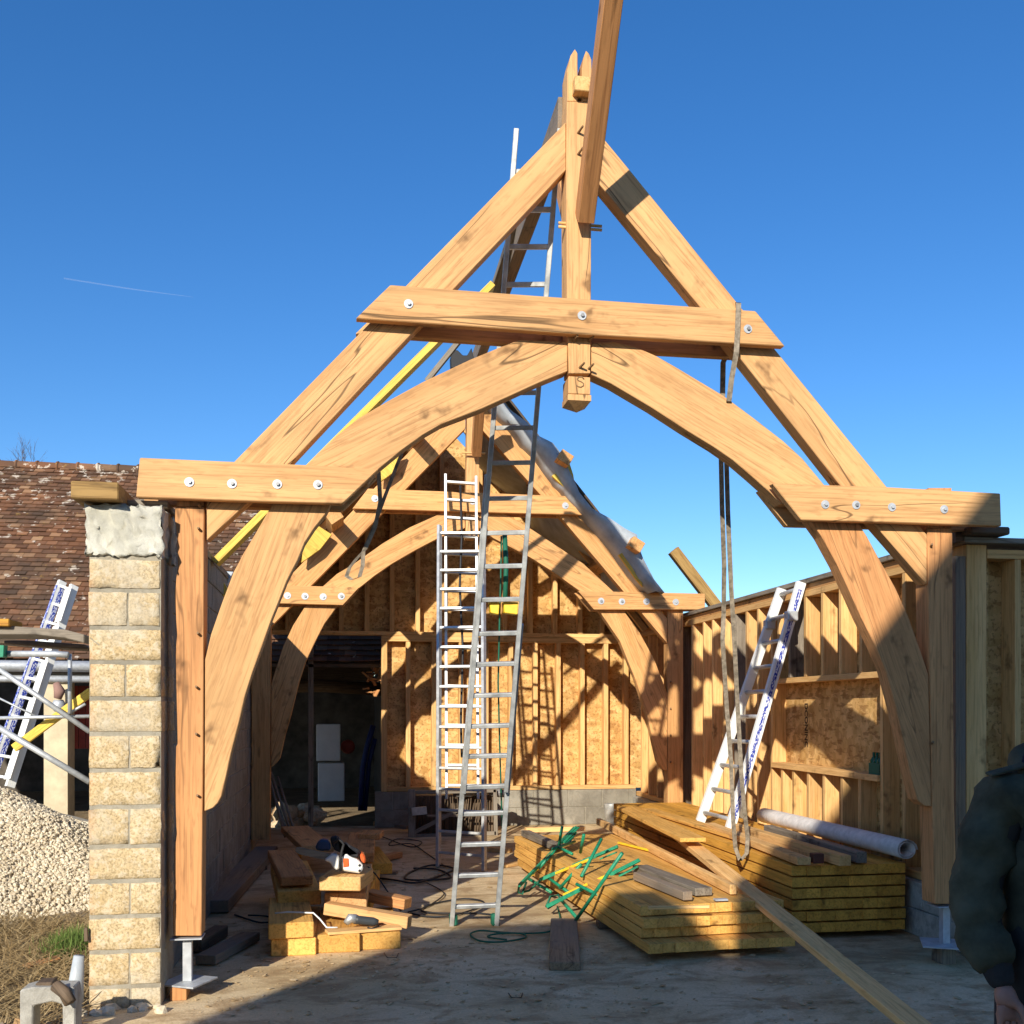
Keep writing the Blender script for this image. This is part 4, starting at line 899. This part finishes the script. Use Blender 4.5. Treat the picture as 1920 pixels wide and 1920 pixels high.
m = MB(); m.tube([onZ(690, 1625, .35), onZ(705, 1640, .3), onZ(727, 1672, .2), onZ(740, 1695, .1), onZ(752, 1708, .02)], .006, 6); one(m, 'saw_cable', BLACK, 'black power cord running down from the chainsaw block', 'cable')
for i, (x, y) in enumerate(((953, 1862), (720, 1787))):
    m = MB(); m.tube([onZ(x, y, .006), onZ(x+6, y+8, .006), onZ(x+24, y+8, .006), onZ(x+27, y, .006)], .003, 5)
    one(m, 'wire_clip', DARKW, 'small rusty wire bit on the bare slab', 'wire', 'wire bits on the slab')
# ---------------------------------------------------------------- rack, bucket, rebar and rubble at the back
rk = thing('steel_rack', 'grey wooden rack filled with dark rods at foot of gable wall', 'rack', onZ(845, 1568))
rky = onZ(845, 1568).y
def rkb(a, b, w=.05, mat=GREYW, dy=0, nm='slat'): MB().beam(onY(*a, rky+dy), onY(*b, rky+dy), w, w*.6, up=(0, 1, 0), bev=.003).build(nm, mat, rk)
rkb((772, 1480), (772, 1572), .09); rkb((770, 1486), (930, 1482)); rkb((772, 1522), (800, 1519), .10, ALU, -.05); rkb((772, 1568), (930, 1562)); rkb((775, 1562), (860, 1518)); rkb((928, 1480), (930, 1568)); rkb((800, 1530), (925, 1528), .03)
m = MB()
for i in range(34):
    x = 778+i*4.4; m.tube([onY(x, 1492, rky+.06+random.uniform(0, .2)), onY(x+random.uniform(-14, 6), 1562, rky+.06+random.uniform(0, .2))], .008, 5)
m.build('rods', DARKW, rk)
MB().box(onY(776, 1565, rky+.30), onY(926, 1490, rky+.30)+V(0, .4, 0), bev=.01).build('crate_back', DARKW, rk)
m = MB()
for i in range(7):
    c = onY(850+i*13, 1486-random.uniform(0, 6), rky+.1); m.lathe(c, (1, .2*random.random(), random.uniform(-.3, .3)), [(0, .03), (.05, .06), (.15, .05), (.2, .02)], 7, True)
m.build('wrapped_bundle', plain('plastic_wrap', (.20, .19, .18), .4), rk)
m = MB(); c = onZ(1146, 1548); m.lathe(c, (0, 0, 1), [(0, .085), (.30, .10), (.31, .10), (.312, .085), (.05, .08)], 20, True); one(m, 'metal_bucket', ALU_D, 'dull grey metal bucket between the two lumber stacks', 'bucket')
gpz = 'bars leaning beside the rear left post'
for i, (x0, x1) in enumerate(((500, 535), (508, 548), (520, 556), (505, 542))):
    m = MB(); m.tube([onY(x0, 1440+i*8, 12.3), onY(x1, 1570, 12.0)], .016, 6); one(m, 'metal_bar', GREYW, 'thin grey bar leaning beside the rear left truss post', 'bar', gpz)
def stones(n, fn, r0, r1, mb):
    for i in range(n):
        p = fn(); r = random.uniform(r0, r1); bm = bmesh.new(); bmesh.ops.create_icosphere(bm, subdivisions=1 if r < .05 else 2, radius=r)
        sx, sy, sz = [random.uniform(.6, 1.25) for _ in range(3)]; rot = Matrix.Rotation(random.uniform(0, 6), 3, V(random.random(), random.random(), random.random()+.01).normalized())
        for v in bm.verts: q = Vector((v.co.x*sx, v.co.y*sy, v.co.z*sz))*random.uniform(.82, 1.12); v.co = p+rot@q
        mb.put(bm)
m = MB(); stones(60, lambda: onY(random.uniform(515, 600), 1500, random.uniform(14.6, 15.6))*1.0+V(0, 0, -.25+random.uniform(-.15, .12)), .05, .13, m)
one(m, 'rubble', RUBBLE, 'sunlit rubble heap inside the dark barn doorway', 'rubble', kind='stuff')
for (x0, y0, x1, y1, l) in ((593, 1358, 638, 1427, 'upper pale square panel standing in the dark doorway'), (596, 1431, 646, 1503, 'lower white panel half in sun in the dark doorway')):
    m = MB(); a = onY(x0, y1, 15.2); b = onY(x1, y0, 15.2); m.box((a.x, 15.2, a.z), (b.x, 15.55, b.z), bev=.01)
    one(m, 'insulation_board', plain('white_panel', (.62, .60, .52), .6, 0, .05), l, 'panel')
m = MB(); m.tube([onY(676, 1520, 15.0), onY(680, 1440, 15.0), onY(688, 1400, 15.0), onY(700, 1360, 15.0)], .04, 8); m.tube([onY(684, 1520, 15.05), onY(692, 1430, 15.05), onY(703, 1385, 15.05)], .035, 8)
one(m, 'blue_hose', BLUE, 'dark blue pipes standing in the barn doorway', 'pipe')
m = MB(); m.lathe(onY(652, 1400, 15.6), (0, -1, 0), [(0, .08), (.05, .11), (.1, .08)], 14, True); one(m, 'red_drum', REDP, 'small dark red round object beside the white panels', 'drum')
m = MB(); m.box((onY(582, 1300, Y3+.2).x-.03, Y3+.2, 0), (onY(582, 1300, Y3+.2).x+.04, Y3+.3, 2.7), bev=.004); one(m, 'door_post', GREYW, 'slim dark post standing in the barn doorway', 'post')
m = MB()
for i in range(22):
    p = onY(random.uniform(687, 716), random.uniform(1258, 1300), 14.7); m.beam(p, p+V(random.uniform(-.12, .1), random.uniform(-.1, .1), random.uniform(-.1, .15)), .05, .02)
one(m, 'broken_lath', OAK_R, 'tangle of broken laths at top right of the dark doorway', 'lath')
# bottle pack on the sill
bp = thing('bottle_pack', 'green bottle carton standing on the window sill of the right wall', 'carton', (XW+.06, 7.6, ZM+.001))
a = onX(1632, 1445, XW+.02); b = onX(1652, 1445, XW+.02)
for i in range(3):
    y = b.y+.04+(a.y-b.y-.06)*i/2
    m = MB(); m.lathe(V(XW+.04, y, ZM+.001), (0, 0, 1), [(0, .03), (.11, .03), (.14, .012), (.175, .012)], 10, True); m.build('bottle', plain('green_glass', (.01, .09, .03), .15), bp)
m = MB(); m.box((XW+.005, b.y, ZM+.001), (XW+.009, a.y, ZM+.09), bev=0); m.build('carton_side', GREEN_R, bp)
# ---------------------------------------------------------------- left background: scaffold, gravel, straw
sf = thing('tube_scaffold', 'light grey tube scaffold with diagonal braces left of the pillar', 'scaffold', atW(60, 1500, 8.6))
def tb(pts, r=.02, w=8.4, nm='tube'): MB().tube([atW(x, y, w) for x, y in pts], r, 8).build(nm, ZINC, sf)
tb([(-40, 1226), (100, 1226), (128, 1228)], .026); tb([(131, 1226), (131, 1338)], .018, 8.45); tb([(-60, 1215), (168, 1372)], .022, 8.35)
tb([(-60, 1330), (168, 1466)], .026, 8.3); tb([(-40, 1347), (168, 1343)], .015, 8.5); tb([(-10, 1305), (66, 1342)], .008, 8.55); tb([(128, 1338), (160, 1320)], .012, 8.5)
MB().prism([atW(-30, 1200, 8.3), atW(8, 1200, 8.3), atW(6, 1232, 8.3), atW(-30, 1232, 8.3)], (0, .1, 0)).build('net_corner', GREEN, sf)
MB().beam(atW(28, 1402, 8.7), atW(172, 1296, 8.5), .07, .05, up=(0, 1, 0)).build('yellow_board', PINE_Y, sf)
pf = thing('scaffold_deck', 'dark weathered plank deck on the scaffold beside the block pillar', 'scaffold', atW(60, 1190, 7.6))
def slabp(pts, Y0, Yd, h, mat, nm):
    q = [onY(x, y, Y0) for x, y in pts]; MB().prism(q, (0, Yd, 0), (1, 0, 0), .006).build(nm, mat, pf)
slabp([(-60, 1176), (20, 1174), (120, 1180), (158, 1190), (158, 1206), (120, 1196), (60, 1190), (-60, 1190)], 7.6, .5, 0, GREYW, 'plank')
slabp([(-60, 1193), (158, 1208), (165, 1214), (165, 1218), (100, 1214), (-60, 1202)], 8.2, .35, 0, DARKW, 'plank')
slabp([(-30, 1160), (17, 1160), (17, 1174), (-30, 1173)], 7.55, .3, 0, TREAT_D, 'board_end')
m = MB(); cx, cy_ = -4.0, 10.6
def hh(x, y):
    d = math.hypot((x-cx)/2.55, (y-cy_)/2.6); return max(-.08, 1.02*(1-d**1.25)+.05*math.sin(x*5)*math.cos(y*4))-.05
rows = [[V(cx-3+6*i/50, cy_-3+6*j/50, hh(cx-3+6*i/50, cy_-3+6*j/50)) for i in range(51)] for j in range(51)]; m.grid(rows)
def gp_():
    while True:
        x = random.uniform(-3.9, -1.5); y = random.uniform(7.9, 11.2); z = hh(x, y)
        if z > -.06 and (x/y > -.36): return V(x, y, z+random.uniform(-.005, .02))
stones(17000, gp_, .008, .023, m)
one(m, 'gravel_heap', GRAVEL, 'pale gravel heap behind the block pillar on the left', 'gravel', kind='stuff')
m = MB()
def blades(n, fn, L, mb, flat, w=.004):
    for i in range(n):
        p = fn(); a = random.uniform(0, 6.28); l = random.uniform(.5, 1)*L; up = random.uniform(0, flat)
        d = V(math.cos(a)*math.cos(up), math.sin(a)*math.cos(up), math.sin(up)); s_ = d.cross(V(0, 0, 1)).normalized()*w
        bm = bmesh.new(); v = [bm.verts.new(q) for q in (p-s_, p+s_, p+d*l*.6+s_*.7, p+d*l+V(0, 0, -.02*l), p+d*l*.6-s_*.7)]; bm.faces.new(v); mb.put(bm)
blades(9000, lambda: V(random.uniform(-3.2, -1.42), random.uniform(5.3, 8.4), gz(V(-2, 6, 0))*0-.01+random.uniform(0, .05)), .22, m, .6, .0035)
one(m, 'dry_grass', STRAW, 'matted dry straw and grass left of the pillar', 'grass', kind='stuff')
m = MB(); cg = onZ(128, 1790)
blades(1500, lambda: V(cg.x+random.gauss(0, .07), cg.y+random.gauss(.1, .13), random.uniform(-.02, .03)), .17, m, 1.5, .003)
one(m, 'green_grass', GRASS, 'small tuft of fresh green grass at the foot of the pillar', 'grass', kind='stuff')
m = MB(); stones(420, lambda: V(random.uniform(-2.35, -1.5), random.uniform(4.7, 5.6), random.uniform(-.05, .03)), .02, .055, m); one(m, 'rubble', RUBBLE, 'tan broken stones in the bottom left corner', 'rubble', kind='stuff')
m = MB(); stones(14, lambda: V(random.uniform(-1.48, -1.0), random.uniform(5.75, 5.86), .0), .02, .05, m); one(m, 'mortar_crumbs', GRAVEL, 'pale crumbs of mortar at the foot of the pillar', 'rubble', kind='stuff')
m = MB(); m.beam(onZ(48, 1812, .03), onZ(108, 1795, .05), .09, .012); one(m, 'wood_chip', OAK_R, 'orange splinter of wood on the dry grass', 'timber')
ub = 5.25; m = MB(); m.prism(P([(37, 1857), (60, 1851), (138, 1851), (141, 1875), (141, 1990), (118, 1990), (117, 1884), (98, 1878), (62, 1886), (60, 1990), (37, 1990)], ub), (0, .13, 0), bev=.006)
one(m, 'concrete_channel', CONC, 'broken U shaped grey concrete piece at bottom left corner', 'concrete')
m = MB(); m.tube([onY(148, 1792, 5.86), onY(143, 1840, 5.86), onY(140, 1892, 5.86)], [.028, .04, .046], 14); one(m, 'plastic_pipe', plain('pipe_grey', (.45, .48, .50), .4), 'light grey pipe leaning on the foot of the pillar', 'pipe')
m = MB(); m.tube([onY(104, 1848, 5.25), onY(122, 1862, 5.22), onY(132, 1880, 5.2)], .03, 9); m.box(onY(66, 1856, 5.28), onY(98, 1842, 5.28)+V(0, .1, 0), bev=.006)
one(m, 'rusty_fitting', DARKW, 'brown rusty fitting on top of the concrete channel piece', 'fitting')
m = MB(); m.beam(onY(161, 1740, PY-.02), onY(162, 1765, PY-.02), .02, .02); one(m, 'hinge_pin', DARKW, 'rusty hinge pin on left edge of the pillar', 'hinge')
# bare tree behind the barn
tr = thing('bare_tree', 'thin leafless tree behind the barn ridge at far left', 'tree', (-11.5, 27, 0))
random.seed(5); m = MB(); mt_ = MB()
base = onY(38, 905, 27); mt_.tube([V(base.x, 27, 0), V(base.x, 27, base.z)], [.16, .08], 8); mt_.build('trunk', BARK, tr)
def br(p, d, L, r, lev):
    q = p+d*L; m.tube([p, p.lerp(q, .5)+V(random.uniform(-1, 1), 0, random.uniform(-1, 1))*L*.06, q], [r, r*.8, r*.5], 4)
    if lev:
        for _ in range(3): br(p.lerp(q, random.uniform(.4, 1)), (d+V(random.uniform(-.6, .6), random.uniform(-.3, .3), random.uniform(-.1, .35))).normalized(), L*.62, r*.55, lev-1)
for i in range(7): br(V(base.x, 27, base.z-.3), V(random.uniform(-.7, .6), 0, 1).normalized(), random.uniform(.5, .8), .010, 3)
m.build('crown', BARK, tr)
# ---------------------------------------------------------------- person at right edge
random.seed(3)
def skin(chains, name, mat, parent, sub=2, loc=V(0, 0, 0)):
    me = bpy.data.meshes.new(name); vs, es, rs = [], [], []
    for v, r, par in chains:
        vs.append(tuple(v)); rs.append(r)
        if par is not None: es.append((par, len(vs)-1))
    me.from_pydata(vs, es, []); o = bpy.data.objects.new(name, me); S.collection.objects.link(o)
    md = o.modifiers.new('k', 'SKIN'); md.use_smooth_shade = True
    for i, sv in enumerate(me.skin_vertices[0].data):
        r = rs[i]; sv.radius = r if isinstance(r, tuple) else (r, r); sv.use_root = (i == 0)
    md2 = o.modifiers.new('s', 'SUBSURF'); md2.levels = md2.render_levels = sub
    dg = bpy.context.evaluated_depsgraph_get(); m2 = bpy.data.meshes.new_from_object(o.evaluated_get(dg)); bpy.data.objects.remove(o)
    for p in m2.polygons: p.use_smooth = True
    m2.materials.clear(); m2.materials.append(mat); m2.name = name
    o = bpy.data.objects.new(name, m2); S.collection.objects.link(o); o.parent = parent; ORG[o.name] = ORG[parent.name]; return o
w0 = 3.0; sh = atW(1845, 1512, w0); per = thing('person', 'person in dark green jacket standing at the right edge of the picture', 'person', (0, 0, 0))
cx_ = atW(1985, 1400, w0)
PX, PYY = cx_.x, cx_.y
def L_(x, y, z): # person space: x to picture right, y away
    return V(PX+x*ca+y*sa, PYY-x*sa+y*ca, z)
ORG[per.name] = V(PX, PYY, 0); per.location = (PX, PYY, 0)
def LL(x, y, z): return L_(x, y, z)-V(PX, PYY, 0)
body = [(LL(0, 0, .92), (.165, .12), None), (LL(0, 0, 1.10), (.16, .115), 0), (LL(0, 0, 1.28), (.17, .12), 1), (LL(0, 0, 1.40), (.12, .09), 2), (LL(0, -.01, 1.49), (.062, .062), 3),
        (LL(-.155, 0, 1.375), .075, 3), (LL(-.225, -.01, 1.18), .062, 5), (LL(-.245, -.02, 1.06), .057, 6), (LL(-.225, -.10, .89), .045, 7), (LL(-.215, -.115, .85), .032, 8),
        (LL(.155, 0, 1.375), .075, 3), (LL(.235, .0, 1.18), .062, 10), (LL(.25, -.02, 1.06), .057, 11), (LL(.23, -.10, .86), .045, 12), (LL(.225, -.115, .82), .032, 13),
        (LL(-.095, 0, .84), .105, 0), (LL(-.11, -.01, .50), .075, 15), (LL(-.12, .02, .12), .055, 16), (LL(-.12, -.10, .05), .042, 17),
        (LL(.095, 0, .84), .105, 0), (LL(.11, -.01, .50), .075, 19), (LL(.12, .02, .12), .055, 20), (LL(.12, -.10, .05), .042, 21)]
skin(body, 'body', TROUS, per)
jk = [(LL(0, 0, .90), (.185, .14), None), (LL(0, 0, 1.10), (.185, .14), 0), (LL(0, 0, 1.28), (.19, .14), 1), (LL(0, 0, 1.40), (.13, .11), 2), (LL(0, -.01, 1.47), (.08, .08), 3),
      (LL(-.165, 0, 1.385), .092, 3), (LL(-.235, -.01, 1.20), .082, 5), (LL(-.262, -.02, 1.06), .078, 6), (LL(-.25, -.06, .98), .070, 7), (LL(-.225, -.10, .895), .058, 8),
      (LL(.165, 0, 1.385), .092, 3), (LL(.235, -.01, 1.20), .082, 10), (LL(.262, -.02, 1.06), .078, 11), (LL(.235, -.07, .96), .070, 12), (LL(.207, -.10, .865), .056, 13)]
j = skin(jk, 'jacket', JACKET, per)
tx = bpy.data.textures.new('folds', 'CLOUDS'); tx.noise_scale = .075; dm = j.modifiers.new('d', 'DISPLACE'); dm.texture = tx; dm.strength = .06; dm.mid_level = .5
m = MB()
q = [L_(-.225, -.055, 1.452), L_(-.115, -.055, 1.482), L_(-.115, -.015, 1.488), L_(-.225, -.015, 1.458)]
m.prism(q, (0, 0, .008), bev=.002); m.build('shoulder_strap', JACKET, per)
hood = [(LL(-.10, .02, 1.46), .05, None), (LL(-.06, .09, 1.50), .055, 0), (LL(.04, .10, 1.52), .06, 1), (LL(.11, .05, 1.49), .05, 2), (LL(-.09, -.05, 1.45), .04, 0), (LL(-.03, -.10, 1.40), .035, 4)]
skin(hood, 'hood', JACKET, per)
head = [(LL(0, -.01, 1.46), .055, None), (LL(0, -.02, 1.55), (.065, .075), 0), (LL(0, -.02, 1.63), (.075, .092), 1), (LL(0, -.01, 1.69), (.062, .075), 2)]
h_ = skin(head, 'head', SKIN, per)
m = MB(); m.lathe(L_(0, -.015, 1.645), (0, 0, 1), [(0, .094), (.05, .096), (.09, .082), (.12, .05), (.128, .01)], 20, True); m.build('beanie', NAVY, per)
m = MB(); m.lathe(L_(0, -.01, 1.425), (0, 0, 1), [(0, .115), (.03, .125), (.07, .118), (.10, .09)], 20, True); m.build('neck_scarf', NAVY, per)
m = MB(); m.tube([L_(0, -.108, 1.62), L_(0, -.135, 1.588), L_(0, -.108, 1.578)], [.008, .014, .010], 8)
for s_ in (-1, 1): m.lathe(L_(s_*.03, -.104, 1.622), (0, -1, 0), [(0, .010), (.006, .008), (.009, .003)], 10, True)
m.tube([L_(-.022, -.095, 1.556), L_(0, -.106, 1.553), L_(.022, -.095, 1.556)], .005, 6); m.build('face_features', SKIN, per)
for s_ in (-1, 1):
    hp = [(LL(s_*.222, -.11, .875), .030, None), (LL(s_*.218, -.125, .83), (.036, .022), 0), (LL(s_*.215, -.135, .795), (.036, .018), 1)]
    for k, (dx, ln) in enumerate(((-.027, .062), (-.009, .072), (.009, .068), (.026, .052))):
        b0 = len(hp); hp.append((LL(s_*.215+dx, -.142, .775), .0095, 2)); hp.append((LL(s_*.215+dx*1.05, -.150, .775-ln*.5), .0085, b0)); hp.append((LL(s_*.215+dx*.95, -.138, .775-ln), .0075, b0+1))
    b0 = len(hp); hp.append((LL(s_*.193, -.160, .815), .012, 1)); hp.append((LL(s_*.186, -.175, .785), .010, b0)); hp.append((LL(s_*.188, -.178, .76), .008, b0+1))
    skin(hp, 'hand', SKIN, per, 1)
m = MB()
m.prism([L_(-.235, -.13, .71), L_(-.17, -.13, .71), L_(-.18, -.13, .56), L_(-.225, -.13, .54)], (0, .03, 0), bev=.01)
one(m, 'work_glove', DKGLOVE, 'dark glove held in the hand of the person at right', 'glove')
# ---------------------------------------------------------------- houses behind the photographer, whose shadow falls over the right of the site
YH = -4.0; dx = 10*math.tan(SAZ); dz = 10*math.tan(SEL)/math.cos(SAZ)
def sil(x, z): return (x-dx, z+dz)
hs = thing('village_house', 'tall gabled rendered house standing behind the photographer', 'house', (0, -8, 0))
REND = plain('house_render', (.50, .44, .34), .9, 0, .12, 2)
A = sil(2.32, .75); B = sil(3.345, 1.97); sl_ = (B[1]-A[1])/(B[0]-A[0])
apx = 2.2; apz = A[1]+sl_*(apx-A[0]); xr = apx+(apx-A[0])
m = MB(); m.prism([V(A[0]+.02, YH, -.1), V(xr, YH, -.1), V(xr, YH, A[1]), V(apx, YH, apz-.1), V(A[0]+.02, YH, A[1]-.05)], (0, -8, 0), bev=0); m.build('wall', REND, hs)
m = MB(); m.prism([V(A[0], YH+.02, A[1]), V(apx, YH+.02, apz), V(xr+.02, YH+.02, A[1]), V(xr+.02, YH+.02, A[1]+.15), V(apx, YH+.02, apz+.15), V(A[0], YH+.02, A[1]+.15)][::-1], (0, -8.1, 0), bev=0); m.build('roof', REDP, hs)
sh2 = thing('garden_shed', 'low rendered outbuilding beside the house behind the photographer', 'shed', (-4, -8, 0))
q = [sil(-.66, -.35), sil(-.22, .50), sil(.1, .82), sil(1.72, .86)]
m = MB(); m.prism([V(q[0][0], YH, -.1), V(q[3][0], YH, -.1), V(q[3][0], YH, q[3][1]), V(q[2][0], YH, q[2][1]), V(q[1][0], YH, q[1][1]), V(q[0][0], YH, q[0][1])], (0, -6, 0), bev=0); m.build('wall', REND, sh2)

# faint vapour trail high in the sky
tv = NT('vapour'); tv.set(tv.b.inputs['Base Color'], (1, 1, 1, 1)); tv.b.inputs['Roughness'].default_value = 1; tv.b.inputs['Alpha'].default_value = .035
m = MB(); m.tube([atW(120, 522, 1500), atW(240, 541, 1500), atW(300, 549, 1500), atW(362, 557, 1500)], [1.2, 1.0, .7, .3], 8)
o = one(m, 'vapour_trail', tv.m, 'faint thin white vapour trail in the blue sky at left', 'cloud')

# chips, shavings and sawdust on the slab
random.seed(21); m = MB()
spots = [(640, 1790, 1.0, 420), (900, 1850, 1.6, 420), (1250, 1830, 1.3, 330), (1600, 1840, 1.0, 160), (780, 1640, .9, 260), (520, 1850, .8, 160)]
for (x, y, r, n) in spots:
    c = onZ(x, y)
    for i in range(n):
        p = V(c.x+random.gauss(0, r*.6), c.y+random.gauss(0, r*.6), .004)
        if not (-1.0 < p.x < 4.0 and p.y > 3.2): continue
        a = random.uniform(0, 6.28); l = random.choice((.006, .009, .012, .02, .035))*random.uniform(.6, 1.3); w = l*random.uniform(.25, .8)
        u_ = V(math.cos(a), math.sin(a), random.uniform(-.05, .15))*l; v_ = V(-math.sin(a), math.cos(a), random.uniform(-.05, .2))*w
        m.prism([p, p+u_, p+u_+v_, p+v_], (0, 0, .002), (1, 0, 0), 0)
one(m, 'wood_shavings', mat_stone('shavings', (.42, .27, .12), (.72, .56, .34)), 'small wood chips and shavings scattered over the slab', 'shavings', kind='stuff', org=(0, 0, 0))

# loose offcuts round the timber pile
random.seed(8); go = 'small offcuts on the floor round the left pile'
for i, (x, y, w, h, l, a, mt, lab) in enumerate(((715, 1622, .09, .05, .16, 20, OAK_R, 'small red brown offcut on the floor just behind the right of the pile'), (742, 1640, .08, .03, .22, 70, OAK_G, 'thin grey brown offcut near the black cable heap'),
        (700, 1548, .10, .06, .20, -30, OAK, 'pale offcut behind the top of the left pile'), (545, 1612, .12, .05, .3, 15, TREAT_D, 'ochre offcut at the left rear of the pile'),
        (455, 1640, .08, .04, .35, -25, DARKW, 'dark offcut in shade by the left block wall'), (955, 1600, .10, .05, .35, 60, PINE, 'pale sunlit offcut left of the low stack'),
        (935, 1625, .12, .03, .30, -50, PINE, 'flat pale offcut behind the tall ladder foot'), (760, 1555, .09, .04, .25, 35, OAK_G, 'grey brown offcut in front of the rack'))):
    m = MB(); m.box((0, 0, 0), (w, l, h), (0, 1, 0), .004); o = m.build('small_offcut', mt); o.location = onZ(x, y, .001); o.rotation_euler = (0, 0, rad(a)); tag(o, lab, 'offcut', go)
